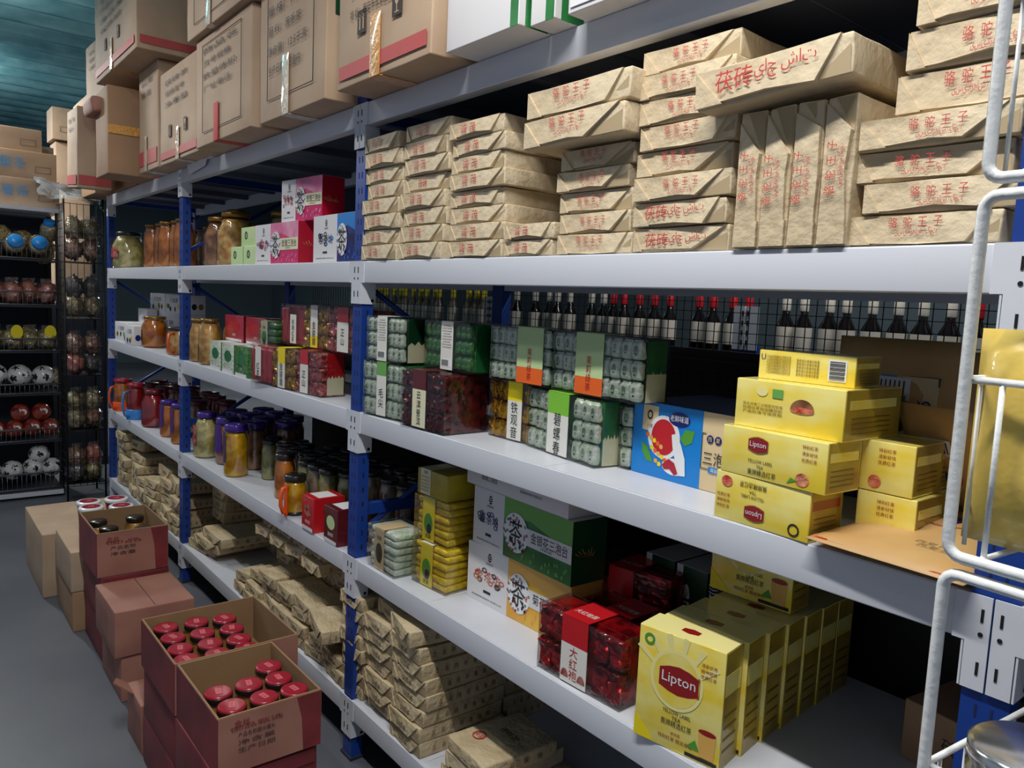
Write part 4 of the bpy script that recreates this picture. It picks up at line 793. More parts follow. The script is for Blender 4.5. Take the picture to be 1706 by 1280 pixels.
# ================================================================ cartons on the top shelf
def carton(label, loc, rz, w, d, h, m='card', band=None, txt=None, marks=None, tape='tape', group='cardboard cartons on the top shelf', sideband=False, panel=None, rx=0, ry=0, tx=.5, greenside=False, name='cardboard_carton'):
    t = thing(name, label, 'carton', loc, rz, group); t.rotation_euler = (math.radians(rx), math.radians(ry), math.radians(rz))
    b = MB(); b.rbox(0, w, 0, d, 0, h, m, .006, 4, .004, w*10, 4.); b.build('carton_body', t)
    b = MB(); y = -.005
    if band: b.box(w*.03, w*.97, y, y+.001, h*band[0], h*band[1], 'band_red')
    if sideband: b.box(w+.004, w+.005, d*.04, d*.96, h*band[0], h*band[1], 'band_red')
    if greenside: b.box(w+.004, w+.0055, d*.0+.03, d, h*.45, h, 'green_dark')
    if txt:
        for k, s in enumerate(txt): b.text(s, (w*txt_x(k, tx), y-.001, h*(.86-.115*k)), FX, FZ, h*.055, 'card_ink', fit=w*(.6 if k % 2 == 0 else .5))
    if marks:
        for k, cx in enumerate(marks):
            s = h*.1; b.box(w*cx-s*.5, w*cx+s*.5, y-.001, y, h*.27, h*.27+s*1.3, 'card_ink')
            if k % 2 == 0:
                for q in (-.2, .2): b.box(w*cx+q*s-s*.05, w*cx+q*s+s*.05, y-.002, y-.001, h*.27+s*.2, h*.27+s*1.0, m); b.poly([(-s*.16, 0), (s*.16, 0), (0, s*.25)], (w*cx+q*s, y-.002, h*.27+s*.85), FX, FZ, m)
            else: b.disc((w*cx, y-.0015, h*.27+s*1.1), FX, FZ, s*.25, s*.55, m, 14, 0, math.pi, 2*math.pi); b.box(w*cx-s*.03, w*cx+s*.03, y-.002, y-.001, h*.27+s*.2, h*.27+s*.6, m); b.box(w*cx-s*.2, w*cx+s*.2, y-.002, y-.001, h*.27+s*.15, h*.27+s*.22, m)
    if panel:
        for (a, c) in (((.15, .12), (.85, .12)), ((.85, .12), (.85, .92)), ((.85, .92), (.15, .92)), ((.15, .92), (.15, .12))): b.tube([(w*a[0], y, h*a[1]), (w*c[0], y, h*c[1])], .0014, 'card_ink', 4)
    if b.v: b.build('print', t)
    if tape:
        b = MB(); b.box(w*tx-.03, w*tx+.03, y-.0025, y-.0005, -.001, h*.34, tape, .0008); b.box(w*tx-.03, w*tx+.03, y, d*.5, -.0022, -.0006, tape); b.build('packing_tape', t)
    return t
def txt_x(k, tx): return .42 if k % 2 else .46
z5 = L[5]+.001
carton('large carton with red band, arrow and glass symbols above the middle post', (.085, -.125, z5), 0, .545, .42, .52, band=(.05, .13), txt=['产品名称：茯砖茶', '净含量：2千克', '保质期：长期', '生 产 商：固生产业公司生产部', '地 址：西安市长安区园进村中'], marks=(.3, .68), tx=.46)
carton('tall carton with a ruled text panel and green side, top shelf', (-.61, -.115, z5), 0, .58, .36, .62, panel=True, txt=['泾渭茯茶', '产品类型：茯砖', '规 格：1千克', '配 料：黑毛茶', '净含量：12.5千克', '生产日期：见盒内'], tape='tape_clear', tx=.45, greenside=True)
carton('carton with shipping label and red tape end, middle of top shelf', (-1.36, -.13, z5), 0, .70, .36, .47, panel=True, txt=['商品名', '货号规格', '数量体积', '厂址电话'], tape='red_print', tx=.42)
carton('carton stacked on the shipping-label carton, cut by photo top', (-1.40, -.16, z5+.475), 0, .8, .36, .4, panel=True, txt=['规格'], tape='tape_clear', tx=.4)
carton('carton with red band and two symbols over the second post', (-2.07, -.105, z5), 0, .66, .36, .47, band=(.05, .13), txt=['茯砖茶', '规格型号', '净重量'], marks=(.3, .7), tape='tape_clear', tx=.5)
carton('narrow carton with red base band left of the symbol carton', (-2.5, -.11, z5-.0), 0, .40, .35, .563, band=(.06, .2), txt=['云南', '普洱'], tape='tape_clear', tx=.4)
carton('high carton with red band and dark underside, cut by photo top', (-2.99, -.24, 2.90), 0, 1.0, .40, .5, band=(.06, .14), sideband=True, txt=['茯砖茶', '产品类别', '净含量', '保质期'], marks=(.3, .62), tx=.45)
t = carton('plain dark brown carton end jutting into the aisle', (-2.95, -.25, z5-.0), 0, .33, .50, .50, 'card_dk', tape=None)
b = MB(); b.box(.334, .336, 0, .5, .23, .28, 'tape'); b.build('packing_tape', t)
carton('leaning carton with white sticker and red base band', (-3.75, -.28, z5+.01), -3, .52, .2, .5, band=(.04, .16), sideband=True, txt=['普洱', '茶叶'], tape=None, rx=0, ry=5)
carton('tall pale carton behind the leaning carton, reaching towards the ceiling', (-3.62, -.18, 2.84), 2, .60, .45, .42, txt=['云南', '普洱', '茶饼'], tape=None)
carton('closed carton carrying the tall pale carton', (-3.6, -.02, z5), 0, .6, .42, .505, 'card_dk', tape=None)
carton('small carton with symbol panel at left of tall pale carton', (-4.3, -.15, 2.62), 0, .55, .3, .38, marks=(.6,), tape=None)
carton('carton below the small symbol carton', (-4.3, -.1, z5), 0, .5, .3, .285, 'card_dk', tape=None)
t = thing('crushed_carton', 'crushed reddish carton flap wedged among the top cartons', 'carton', (-3.08, -.30, 2.70), 0); b = MB(); b.rbox(0, .3, 0, .12, 0, .1, 'card_rose', .03, 3, .02, 3, 6.); b.build('carton_body', t)
b = MB(); b.rbox(-3.4, -2.2, -.0, .02, z5, z5+.05, 'band_red', .004, 2, .0); tag(b.build('red_carton_edge'), 'flat red carton lying along the top shelf edge', 'carton')
b = MB(); b.rbox(-1.98, -1.5, -.02, .3, z5, z5+.006, 'white_card', .003, 4, .004, 2, 6.); b.add([(-1.9, -.02, z5+.006), (-1.55, -.02, z5+.004), (-1.62, -.01, z5-.03), (-1.88, -.012, z5-.05)], [(0, 1, 2, 3)], 'white_card'); tag(b.build('foam_sheet'), 'white sheet folded over the top shelf edge', 'sheet')
def white_carton(label, loc, w, d, h, rz=0, face='x'):
    t = thing('white_carton', label, 'carton', loc, rz, 'white and green cartons on the top shelf'); b = MB(); b.box(0, w, 0, d, 0, h, 'white_card', .003); b.build('carton_body', t); b = MB()
    if face == 'x':
        for k in range(5): b.text('茶叶包装说明敦煌御茶源', (w*(.22+.07*k), -.0015, h*.62), (0, 0, -1), (1, 0, 0), .01, 'green_dark', fit=h*.4)
        b.disc((w*.16, -.0015, h*.35), FX, FZ, .012, .016, 'ink', 14, .6); b.disc((w*.16, -.0015, h*.5), FX, FZ, .012, .016, 'ink', 14, .6); b.box(w-.03, w-.002, -.0016, -.0006, .0, h, 'green_box'); b.box(w, w+.001, .02, d*.3, .0, h, 'green_box')
    else: b.poly([(.01, .05), (w*.9, .05), (w*.9, h), (.01, h)], (0, -.0015, 0), FX, FZ, 'green_box'); b.box(.01, w, -.003, -.0016, .012, .05, 'white_card'); b.text('敦煌御茶源茶叶有限公司', (w*.4, -.004, .03), FX, FZ, .014, 'ink', fit=.3)
    b.build('print', t)
white_carton('white carton with green edge beside the symbol carton', (.665, -.10, z5), .30, .3, .45)
white_carton('second white carton end with green stripe, top shelf', (.972, -.07, z5), .085, .3, .45)
white_carton('white carton with green printed side, right part of top shelf', (1.09, -.06, z5), .80, .4, .4, 0, 'g')
white_carton('white carton at the far right of the top shelf', (2.08, -.04, z5), .80, .4, .4, 0, 'g')

# ================================================================ cartons on the floor
def open_carton(label, x0, x1, y0, y1, z0, z1, m, jars, group='cartons standing in the aisle', front=None, depth=.09):
    t = thing('open_carton', label, 'carton', (x0, y0, z0), 0, group); w, d, h = x1-x0, y1-y0, z1-z0; th = .006; b = MB()
    b.box(0, w, 0, d, 0, .006, 'card_in')
    for (a0, a1, c0, c1) in ((0, w, 0, th), (0, w, d-th, d), (0, th, th, d-th), (w-th, w, th, d-th)): b.box(a0, a1, c0, c1, .006, h, 'card_in')
    b.box(-.0012, w+.0012, -.0012, .0008, 0, h-.002, m); b.box(w-.0008, w+.0012, 0, d+.001, 0, h-.002, 'card_rose' if m != 'card_dk' else m); b.box(-.0012, .0008, 0, d, 0, h-.002, m); b.box(0, w, d-.0008, d+.0012, 0, h-.002, m)
    b.build('carton_body', t)
    b = MB()
    if front:
        X = w+.002; V = (0, 1, 0)
        b.poly([(d*.82, 0), (d, 0), (d, h*.98), (d*.75, h*.98), (d*.8, h*.6)], (X, 0, 0), V, FZ, 'card_red')
        for k, s in enumerate(front): b.text(s, (X+.001, d*.36, h*(.76-.13*k)), V, FZ, h*.085, 'card_red' if k == 0 else 'card_ink', fit=d*(.35 if k else .5))
        b.text('金丝', (X+.001, d*.22, h*.84), V, FZ, h*.12, 'card_red')
    if b.v: b.build('print', t)
    for i, (jx, jy) in enumerate(jars):
        jar('%s jar, %s in the %s' % ('dark-lidded' if 'farther' in group_name[label] else 'red-lidded', POS[len(jars)][i], group_name[label]), jx, jy, z0+.0075, .088, h-depth*.35, 'amberjar', 'lid_black' if 'farther' in group_name[label] else 'lid_red', group='jars packed in the ' + group_name[label], lidh=.02, shape='tall')
    return t
n1, n2, n3 = 'open red-printed carton nearest the camera, half full of jars', 'open carton full of red-lidded jars behind the nearest one', 'open red carton with dark-lidded jars farther down the aisle'
POS = {7: ['nearest the aisle corner', 'front right', 'middle of the left side', 'back left', 'centre', 'middle of the back', 'back right corner'], 12: ['%s row, %s' % (a, b) for a in ('farthest', 'second farthest', 'second nearest', 'nearest') for b in ('aisle side', 'centre', 'shelf side')], 4: ['aisle side near left', 'aisle side right', 'shelf side left', 'shelf side right']}
group_name = {n1: 'nearest open carton', n2: 'full open carton behind it', n3: 'farther red carton'}
J1 = [(.225, -.535), (.321, -.528), (.225, -.444), (.148, -.353), (.324, -.435), (.239, -.357), (.33, -.345)]
open_carton(n1, .04, .42, -.60, -.30, .362, .532, 'card_red', J1, front=['御品甄选', '产品名称糖水罐头', '净含量', '生产日期'])
J2 = [(-.325, -.537), (-.315, -.437), (-.293, -.345), (-.228, -.54), (-.213, -.447), (-.195, -.352), (-.131, -.544), (-.117, -.451), (-.1, -.361), (-.042, -.55), (-.03, -.455), (-.018, -.362)]
open_carton(n2, -.375, .03, -.605, -.205, .362, .53, 'card_red', J2)
open_carton(n3, -1.64, -1.24, -.585, -.29, .40, .6, 'card_red', [(-1.56, -.52), (-1.42, -.5), (-1.55, -.36), (-1.34, -.37)], depth=.1, front=['御品', '产品名称', '净含量'])
def closed(label, x0, x1, y0, y1, z0, z1, m, group='cartons standing in the aisle', flap=False, rz=0, band=None, txt=None, top=None):
    t = thing('cardboard_carton', label, 'carton', (x0, y0, z0), rz, group); w, d, h = x1-x0, y1-y0, z1-z0; b = MB(); b.rbox(0, w, 0, d, 0, h, m, .005, 3, .003, w*9, 4.)
    b.box(0.01, w-.01, d*.5-.001, d*.5+.001, h+.0, h+.0015, 'card_ink'); b.build('carton_body', t)
    if flap: b = MB(); b.add([(0, -.003, h), (w*.5, -.003, h), (w*.5, -.07, h+.06), (0.05, -.05, h+.05), (0, 0, h+.003), (w*.5, 0, h+.003), (w*.5, -.067, h+.063), (.05, -.047, h+.053)], [(0, 1, 2, 3), (7, 6, 5, 4), (0, 3, 7, 4), (1, 5, 6, 2), (3, 2, 6, 7)], 'card_rose'); b.build('flap', t)
    b = MB()
    if band: b.box(w+.003, w+.0042, .01, d-.01, h*band[0], h*band[1], 'card_red')
    if txt: 
        for k, s in enumerate(txt): b.text(s, (w+.005, d*.5, h*(.5-.2*k)), (0, 1, 0), FZ, h*.12, 'card_red', fit=d*.5)
    if top: b.text(top, (w*.7, d*.5, h+.004), (0, 1, 0), (-1, 0, 0), .06, 'band_red', fit=d*.5)
    if b.v: b.build('print', t)
    return t
closed('middle carton under the nearest open carton', .03, .41, -.605, -.305, .182, .36, 'card_red', band=(.7, .95))
closed('bottom carton under the nearest open carton', .02, .42, -.61, -.30, .0, .18, 'card_red')
closed('middle carton under the full jar carton', -.37, .015, -.6, -.21, .182, .36, 'card_red')
closed('bottom carton under the full jar carton', -.38, .005, -.6, -.21, 0, .18, 'card_red')
closed('small torn carton with raised flap below the full jar carton', -.62, -.41, -.6, -.34, .0, .19, 'card_rose', flap=True)
closed('plain rose-brown carton, upper of two, closed top', -1.20, -.83, -.60, -.29, .195, .388, 'card_rose')
closed('plain carton under the closed rose-brown one', -1.205, -.84, -.575, -.28, 0, .193, 'card_rose')
closed('red-printed carton in the middle under the farther jar carton', -1.64, -1.24, -.57, -.285, .20, .398, 'card_red', band=(.6, .95), txt=['净含量'])
closed('red-printed bottom carton under the farther jar carton', -1.64, -1.24, -.565, -.285, 0, .198, 'card_red')
closed('brown carton with red stamp on its top, upper of two', -2.10, -1.66, -.62, -.25, .2, .4, 'card', top='金丝')
closed('brown carton under the red-stamped carton', -2.10, -1.66, -.615, -.25, 0, .198, 'card_dk')
closed('bulky rounded carton farthest down the aisle', -2.85, -2.2, -.67, -.15, 0, .35, 'card')
for i, (x, y) in enumerate(((-1.95, -.36), (-1.83, -.50), (-1.79, -.37), (-1.95, -.49))):
    t = thing('food_tub', 'red tub with pink and white lid, %s of four on the brown carton' % ('rear left', 'front right', 'rear right', 'front left')[i], 'tub', (x, y, .4045), 0, 'red tubs with round lids'); b = MB(); b.lathe([(.042, 0), (.052, .14), (.054, .15)], 'redjar', 18); b.build('tub_body', t)
    b = MB(); b.lathe([(.056, .15), (.058, .152), (.058, .165), (.054, .168)], 'white_gloss', 18); b.disc((0, 0, .1688), FX, (0, 1, 0), .042, .042, 'lid_red', 20); b.text('枣', (0, 0, .1694), FX, (0, 1, 0), .03, 'lid_face'); b.build('lid', t)

# ================================================================ snack rack at the end of the aisle
SX = -4.45
sr = thing('snack_rack', 'dark metal snack rack with chrome wire ledges at the aisle end', 'display rack', (0, 0, 0))
b = MB()
for y in (-1.3, -.235):
    for x in (SX-.02, SX-.5): b.box(x-.015, x+.015, y-.015, y+.015, 0, 2.24, 'wire_black')
b.build('upright', sr)
b = MB(); b.box(SX-.53, SX-.52, -1.3, -.23, 0.03, 2.2, 'steel_dark'); b.build('back_panel', sr)
b = MB(); b.box(SX-.53, SX+.02, -1.32, -.22, 2.215, 2.245, 'steel_white'); b.build('top_board', sr)
SH = [(1.97, 1.86), (1.61, 1.51), (1.25, 1.16), (.9, .83), (.55, .46), (.2, .08)]
for zt, zb in SH:
    b = MB(); b.box(SX-.5, SX, -1.3, -.235, zb-.02, zb-.008, 'steel_dark'); b.build('shelf', sr)
    b = MB(); b.tube([(SX, -1.3, zt), (SX, -.235, zt)], .006, 'wire_chrome', 6); b.tube([(SX, -1.3, zb), (SX, -.235, zb)], .006, 'wire_chrome', 6)
    for k in range(34): y = -1.3+k*.0316; b.tube([(SX, y, zb), (SX, y, zt)], .0018, 'wire_chrome', 4)
    b.build('wire_ledge', sr)
b = MB(); b.box(SX-.5, SX+.01, -1.3, -.23, 0.02, .055, 'steel_white'); b.build('base', sr)
def snack_jar(y, z, x=SX-.12, s=1., lab='', cap='cap_blue', body='popcorn', tiltx=0):
    t = thing('popcorn_jar', lab, 'jar', (x, y, z), 0, 'popcorn jars with blue caps'); t.rotation_euler = (0, math.radians(tiltx), 0)
    b = MB(); b.lathe([(.06*s, 0), (.075*s, .02), (.075*s, .12*s), (.06*s, .15*s)], body, 16); b.build('contents', t); b = MB(); b.lathe([(.061*s, -.001), (.077*s, .02), (.077*s, .12*s), (.062*s, .152*s)], 'bag_film', 16); b.build('clear_body', t)
    b = MB(); b.lathe([(.05*s, .152*s), (.052*s, .155*s), (.05*s, .19*s), (.046*s, .194*s)], cap, 16); b.build('cap', t)
for i, y in enumerate((-.80, -.66)): snack_jar(y, 1.865, lab='popcorn jar with blue cap at left end of the top ledge', s=.9)
for i, y in enumerate((-.52, -.365)): snack_jar(y, 1.95, x=SX-.14, lab='popcorn jar lying with its blue cap facing the aisle, %s' % ('left', 'right')[i], tiltx=80)
snack_jar(-.29, 2.02, x=SX-.1, lab='popcorn jar with blue cap tilted on top of the other jars', tiltx=30, s=.8)
for i, (y, z) in enumerate(((-.58, 2.0), (-.44, 1.97), (-.3, 1.94), (-.72, 1.98))):
    b = MB(); b.blob((SX-.3, y, z), (.1, .085, .11), 'popcorn', .2, i); tag(b.build('popcorn_bag'), 'clear bag of popcorn behind the blue-capped jars, top ledge', 'snack bag', 'popcorn bags on the top ledge')
def bag(label, x, y, z, rx, ry, rz, m, seed, group, name='snack_bag'):
    t = thing(name, label, 'snack bag', (x, y, z), 0, group); b = MB(); b.blob((0, 0, 0), (rx, ry, rz), m, .45, seed, 3.8); b.build('contents', t); b = MB(); b.blob((0, 0, 0), (rx*1.05, ry*1.05, rz*1.05), 'bag_film', .45, seed, 3.8)
    b.add([(0, -ry*.5, rz*.9), (0, ry*.5, rz*.9), (0.01, ry*.62, rz*1.35), (.01, -ry*.55, rz*1.3)], [(0, 1, 2, 3)], 'bag_film'); b.build('bag_film', t)
for r, (m, zz, nm) in enumerate((('snack_red', 1.6, 'red snack bag on the second ledge'), ('snack_yellow', 1.24, 'yellowish snack bag on the third ledge'))):
    for i in range(5): bag(nm, SX-.09-.05*(i % 2), -.31-.115*i, zz, .08, .075, .085, m, i+r*9, nm.replace('snack bag', 'snack bags'))
for i, y in enumerate((-.30, -.52)): b = MB(); b.disc((SX-.01, y, 1.3), (0, 1, 0), FZ, .04, .055, 'yellow', 14); b.disc((SX-.012, y, 1.3), (0, 1, 0), FZ, .04, .055, 'yellow', 14); tag(b.build('yellow_tag'), 'yellow card tag on the third ledge, %s' % ('right', 'left')[i], 'tag')
ico = [Vector(v).normalized() for v in ((0, 1, 1.618), (0, 1, -1.618), (0, -1, 1.618), (0, -1, -1.618), (1, 1.618, 0), (1, -1.618, 0), (-1, 1.618, 0), (-1, -1.618, 0), (1.618, 0, 1), (1.618, 0, -1), (-1.618, 0, 1), (-1.618, 0, -1))]
def ball(label, y, z, r, group, soccer=True, x=SX-.1):
    t = thing('football_snack_pack' if soccer else 'red_snack_ball', label, 'ball-shaped snack pack', (x, y, z), 0, group); b = MB(); b.blob((0, 0, 0), (r, r, r), 'ball_white' if soccer else 'ball_red', 0, 0, 1, 20, 14)
    b.build('ball_body', t)
    if soccer:
        b = MB(); rot = Matrix.Rotation(y*37, 3, 'X') @ Matrix.Rotation(z*31, 3, 'Z')
        for v in ico:
            v = rot @ v; u = v.orthogonal().normalized(); q = v.cross(u); b.poly([(r*.36*math.cos(a*1.2566), r*.36*math.sin(a*1.2566)) for a in range(5)], v*r*.955, u, q, 'black_patch')
            c = len(b.v)-5
            for k in range(5): p = Vector(b.v[c+k]); b.v[c+k] = tuple(p.normalized()*r*1.01)
            b.add([tuple(v*r*1.02)]+[b.v[c+k] for k in range(5)], [(0, 1+k, 1+(k+1) % 5) for k in range(5)], 'black_patch')
        b.build('black_patches', t)
    b = MB(); n = 16; b.disc((r*.93, r*.2, r*.15), (0, 1, 0), FZ, r*.35, r*.35, 'white_gloss', 14); b.build('cap', t)
for i, y in enumerate((-.34, -.50, -.66)): ball('football-patterned snack ball on the fourth ledge', y, .95+.01*i, .085, 'football snack balls, fourth ledge')
for i, (y, z) in enumerate(((-.30, .25), (-.42, .26), (-.56, .25), (-.70, .25), (-.38, .36))): ball('football-patterned snack ball on the bottom ledge', y, z-.03, .075, 'football snack balls, bottom ledge')
for i, (y, z) in enumerate(((-.3, .545), (-.42, .55), (-.54, .545), (-.66, .55), (-.36, .67), (-.5, .67))): ball('dark red snack ball on the fifth ledge', y, z, .068, 'red snack balls, fifth ledge', False)
bag('mixed snack bag at the right of fourth ledge', SX-.1, -.26, .93, .05, .045, .07, 'popcorn', 3, None)
# cartons over the snack rack
def side_carton(label, x, y0, y1, z0, z1, txt=None, group='brown cartons on the snack rack', d=.4, m='card'):
    t = thing('cardboard_carton', label, 'carton', (x, y0, z0), 0, group); w, h = y1-y0, z1-z0; b = MB(); b.rbox(-d, 0, 0, w, 0, h, m, .004, 3, .002, h, 4.); b.build('carton_body', t); b = MB(); V = (0, 1, 0)
    if txt: b.text(txt, (.004, w-.29, h*.55), V, FZ, .085, 'chip_blue', 1.0)
    for (a, c) in (((.0, .0), (.1, .0)), ((.1, 0), (.1, .045)), ((.1, .045), (0, .045)), ((0, .045), (0, 0))): b.tube([(.004, w-.14+a[0], h*.25+a[1]), (.004, w-.14+c[0], h*.25+c[1])], .0015, 'card_ink', 4)
    b.build('print', t)
side_carton('lowest brown carton with blue characters on the snack rack', SX-.06, -1.1, -.215, 2.247, 2.455, '薯条'); side_carton('middle brown carton with blue characters on the snack rack', SX-.07, -1.12, -.23, 2.457, 2.66, '薯条'); side_carton('plain brown carton topping the snack rack pile', SX-.10, -1.2, -.32, 2.662, 2.83); 
side_carton('narrow stacked carton right of the top plain carton', SX-.4, -.3, -.2, 2.66, 2.76); 
for i, (x, y0, y1, z0, z1) in enumerate(((-5.6, -.1, .1, 2.95, 3.23), (-5.65, -.07, .2, 2.55, 2.94), (-5.65, -.07, .2, 2.1, 2.54), (-5.6, -.1, .2, 1.5, 2.09))): side_carton('distant carton stack against the ceiling, %s' % ('topmost box', 'second box', 'third box', 'lowest box')[i], x, y0, y1, z0, z1, None, 'distant carton stack', .3)
b = MB(); b.box(-6.0, -5.5, -.15, .3, 0, 1.49, 'steel_dark'); tag(b.build('storage_cabinet'), 'dark cabinet carrying the distant carton stack', 'cabinet')
# black wire tower with bagged snacks
TX, TY0, TY1 = -4.22, -.235, .03
tw = thing('wire_tower', 'narrow black wire basket tower full of bagged snacks', 'display rack', (0, 0, 0))
b = MB()
for y in (TY0, TY1):
    for x in (TX, TX-.35): b.tube([(x, y, 0), (x, y, 2.33)], .008, 'wire_black', 6)
b.build('upright', tw)
b = MB()
for k in range(7): y = TY0+(TY1-TY0)*k/6; b.tube([(TX, y, .12), (TX, y, 2.28)], .0028, 'wire_black', 4)
for k in range(11): z = .12+k*.216; b.tube([(TX+.003, TY0, z), (TX+.003, TY1, z)], .003, 'wire_black', 4)
b.build('front_grid', tw)
b = MB()
for k in range(10): x = TX-.35*k/9; b.tube([(x, TY0, .12), (x, TY0, 2.28)], .0028, 'wire_black', 4)
for k in range(36): z = .12+k*.0617; b.tube([(TX, TY0, z), (TX-.35, TY0, z)], .0028, 'wire_black', 4)
b.build('side_grid', tw)
for z in (.14, .56, .98, 1.42, 1.85):
    b = MB(); b.box(TX-.35, TX, TY0+.004, TY1-.004, z-.006, z, 'wire_black'); b.build('shelf', tw)
BM = ['snack_dark', 'snack', 'popcorn', 'snack_yellow', 'snack_red', 'snack', 'popcorn', 'snack_dark', 'snack', 'popcorn']
for i, z in enumerate((.22, .34, .64, .78, 1.07, 1.22, 1.52, 1.66, 1.95, 2.1)):
    for k in range(2): bag('bag of mixed snacks in the black wire tower, %s tier' % ('lowest', 'lowest', 'second', 'second', 'middle', 'middle', 'fourth', 'fourth', 'top', 'top')[i], TX-.085-.02*k, TY0+.075+.12*k, z, .07, .062, .08, BM[(i+k*3) % 10], i*2+k, 'bagged snacks in the wire tower')
b = MB(); vs = []; n = 12
for j in range(n+1):
    for i in range(n+1):
        u, v = i/n, j/n; p = Vector((TX+.03-.4*(v), TY0-.15+.42*u, 2.36+.05*math.sin(v*3)-.10*(1-v)**2-.15*max(0, u-.8)+.06*(1-u))); nn = noise.noise_vector(Vector((u*5, v*5, 1.3))); vs.append(p+nn*.05)
b.add(vs, [(j*(n+1)+i, j*(n+1)+i+1, (j+1)*(n+1)+i+1, (j+1)*(n+1)+i) for j in range(n) for i in range(n)], 'wrap', True); tag(b.build('plastic_wrap'), 'crumpled clear plastic sheet draped over the black wire tower', 'plastic sheet')

# ================================================================ white wire stand at the right
u_ = Vector((.995, -.1, 0)); v_ = Vector((.1, .995, 0)); W0 = Vector((2.143, -.5, 0))
ws = thing('wire_stand', 'white wire basket stand in the right foreground', 'display stand', (0, 0, 0))
def WP(a, d, z): return W0+u_*a+v_*d+Vector((0, 0, z))
def loop(z0, z1, d, name, a0=0., a1=.42, r=.0056):
    c = .014; P = []
    for (ca, cz, t0) in ((a0+c, z1-c, 90), (a0+c, z0+c, 180), (a1-c, z0+c, 270), (a1-c, z1-c, 0)):
        for k in range(5): an = math.radians(t0+k*22.5); P.append(WP(ca+c*math.cos(an), d, cz+c*math.sin(an)))
    b = MB(); b.tube(P, r, 'wire_white', 10, True); b.build(name, ws)
tiers = [(1.817, 2.14), (1.478, 1.803), (1.08, 1.462)]
for z0, z1 in tiers:
    loop(z0, z1, 0, 'basket_frame'); loop(z0, z1, .3, 'basket_frame')
    b = MB(); zm = z0+(z1-z0)*.5
    for k in range(8): a = .03+k*.052; b.tube([WP(a, .004, z0+.004), WP(a, .004, zm)], .0028, 'wire_white', 6)
    for k in range(8): a = .012+k*.052; b.tube([WP(a, .3, z0+.004), WP(a, .3, z1-.01)], .0028, 'wire_white', 6)
    for k in range(6): d = .03+k*.05; b.tube([WP(.0, d, z0+.005), WP(.0, d, zm)], .0022, 'wire_white', 6)
    b.tube([WP(.0, .004, zm), WP(.42, .004, zm)], .0036, 'wire_white', 6); b.tube([WP(0, 0, zm), WP(0, .3, zm)], .0036, 'wire_white', 6)
    for k in range(7): a = .03+k*.055; b.tube([WP(a, 0, z0+.004), WP(a, .3, z0+.004)], .0028, 'wire_white', 6)
    b.build('basket_wires', ws)
b = MB()
for a, d in ((0, .3), (.42, .3), (.42, 0), (.0, .0)): b.tube([WP(a, d, 0), WP(a, d, 1.08)], .0056, 'wire_white', 8)
b.build('leg', ws)
def yb(label, a, d, z, w, h, seed, dk='pouch_yellow'):
    p = WP(a, d, z); pouch(label, tuple(p), math.degrees(math.atan2(u_.y, u_.x)), w, h, 0, dk, .06, seed, 'pouch_bag', 'yellow pouches in the wire stand')
yb('tall pale yellow pouch standing in the middle wire basket', .076, .042, 1.487, .17, .2, 3); yb('yellow pouch standing behind in the middle wire basket', .10, .10, 1.487, .17, .262, 6)
t = thing('metal_lidded_jar', 'clear jar with silver screw lid in the lower wire basket', 'jar', tuple(WP(.066, .07, 1.086)), 0, 'silver-lid jars in the wire stand'); b = MB(); b.lathe([(.05, 0), (.056, .01), (.056, .16), (.05, .18)], 'snack_red', 24); b.build('contents', t); b = MB(); b.lathe([(.052, -.001), (.058, .01), (.058, .165), (.052, .185)], 'glass', 24); b.build('glass_body', t)
b = MB(); b.lathe([(.056, .182), (.057, .186), (.0545, .192), (.057, .198), (.057, .21), (.052, .214)], 'silver', 28); b.build('lid', t)
dup(t, tuple(WP(.14, .20, 1.086)), 0, 'clear jar with silver screw lid, farther right in the lower basket')

# ================================================================ neighbouring aisle seen under the fourth shelf
mg = thing('mesh_panel', 'black wire mesh panel behind the third shelf goods', 'mesh panel', (0, 0, 0)); b = MB()
Y = .70
for x0, x1 in ((-1.9, 4.0),):
    k = 0
    while x0+k*.03 < x1: x = x0+k*.03; b.box(x, x+.0022, Y, Y+.0022, 1.3, 1.78, 'wire_black'); k += 1
    for k in range(17): z = 1.3+k*.03; b.box(x0, x1, Y, Y+.0022, z, z+.0022, 'wire_black')
b.build('mesh_grid', mg); b = MB(); b.box(-1.9, 4, Y-.006, Y+.006, 1.555, 1.575, 'wire_black'); b.box(-1.9, 4, Y+.01, Y+.016, .3, 1.555, 'wire_black'); b.build('bar_and_dark_sheet', mg)  # last box is an added solid black sheet darkening the shelf rear
b = MB(); b.rbox(-2.0, 4.0, .69, .697, 1.83, 2.62, 'backing_dark', .003, 8, .003, 2, 3.); tag(b.build('dark_backing'), 'added dark navy backing for the shade behind the fourth shelf', 'sheet')  # added backing that makes the space behind the goods dark
fr = thing('far_rack', 'dark bottle rack of the neighbouring aisle', 'shelving', (0, 0, 0)); b = MB(); b.box(-3.2, 4.0, 1.55, 1.95, 1.48, 1.50, 'steel_dark'); b.build('shelf', fr)
b = MB(); b.box(-3.2, 4.0, 1.96, 1.98, 0, 2.6, 'far_wall'); b.build('back_panel', fr)
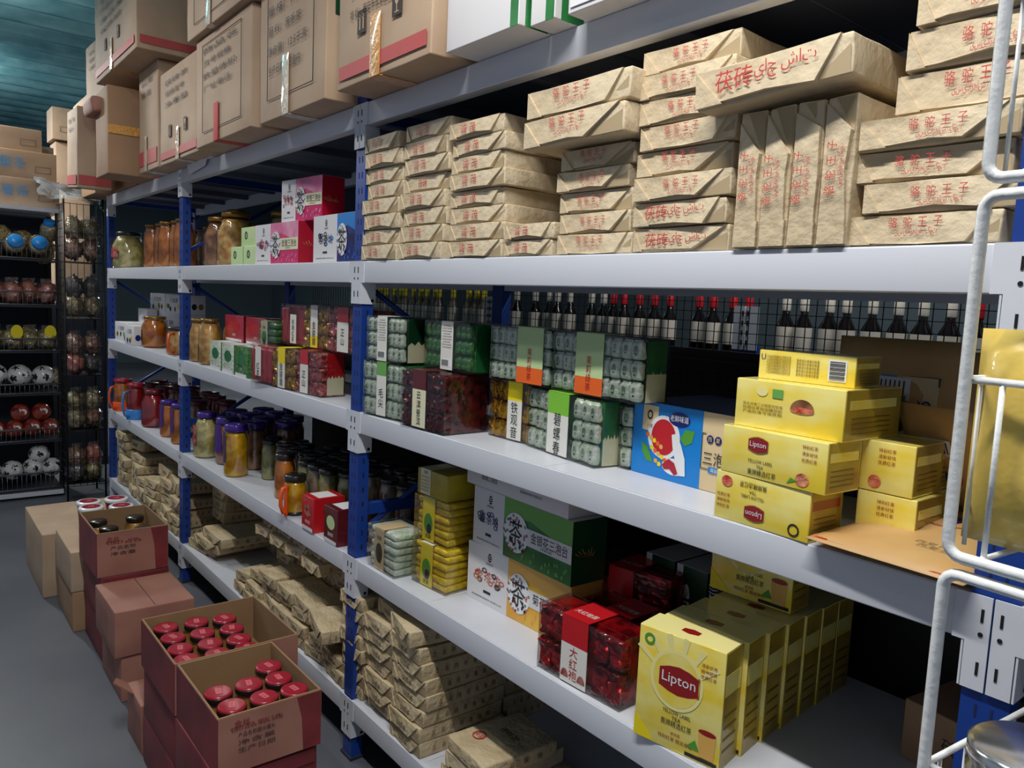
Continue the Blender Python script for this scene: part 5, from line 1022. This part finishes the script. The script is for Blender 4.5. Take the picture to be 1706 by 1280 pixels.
for x in (-1.2, .55, 2.3):
    b = MB(); b.box(x-.05, x+.05, 1.50, 1.53, 0, 1.56, 'post_blue'); b.build('upright', fr)
    b = MB()
    for s in (-1, 1): 
        b.box(x+s*.031-.026, x+s*.031+.026, 1.49, 1.5, 1.54, 1.72, 'bottle_white')
        for k in range(4): b.box(x+s*.012-.004, x+s*.012+.004, 1.487, 1.49, 1.56+k*.04, 1.58+k*.04, 'ink')
    b.build('bracket', fr)
def bottle(kind):
    t = thing('sauce_bottle', 'x', 'bottle', (0, 0, 0), 0, None); b = MB()
    bd = {'dark': 'bottle_dark', 'red': 'redjar', 'brown': 'bottle_dark', 'clear': 'greyjar'}[kind]; cp = {'dark': 'bottle_label', 'red': 'bottle_red', 'brown': 'bottle_red', 'clear': 'yellow'}[kind]
    b.lathe([(.03, 0), (.036, .01), (.036, .15), (.016, .19), (.014, .235)], bd, 12); b.build('bottle_body', t); b = MB(); b.lathe([(.0175, .205), (.018, .21), (.018, .258), (.016, .261)], cp, 12); b.build('cap', t)
    b = MB(); b.lathe([(.0365, .05), (.0367, .052), (.0367, .14), (.0365, .142)], 'bottle_label' if kind != 'red' else 'bottle_red', 12, cap=False); b.build('label', t); return t
proto = {}
KL = {'dark': ('dark sauce bottle with pale cap in the neighbouring aisle', 'dark bottles in the neighbouring aisle'), 'red': ('red sauce bottle with red cap in the neighbouring aisle', 'red bottles in the neighbouring aisle'),
      'brown': ('dark sauce bottle with red cap in the neighbouring aisle', 'red-capped dark bottles in the neighbouring aisle'), 'clear': ('pale bottle with yellow cap in the neighbouring aisle', 'yellow-capped bottles in the neighbouring aisle')}
rnd = random.Random(5); x = -2.9
while x < 2.9:
    k = 'clear' if x < -1.3 else 'dark' if x < -.35 else 'brown' if x < .5 else 'red' if (x < .62) else 'dark' if x < 1.3 else 'brown' if x < 1.8 else 'clear'
    if x < 0.5: pos = (x, 1.62, 1.501)
    pos = (x, 1.62+rnd.uniform(-.01, .02), 1.501)
    if min(abs(x-p) for p in (-1.2, .55, 2.3)) > .075:
        if k not in proto: o = bottle(k); proto[k] = o; o.location = pos; o['label'] = KL[k][0]; o['group'] = KL[k][1]
        else: dup(proto[k], pos, rnd.uniform(-30, 30), KL[k][0], KL[k][1])
    x += rnd.uniform(.075, .1) if rnd.random() > .08 else .16
bpy.context.view_layer.update()
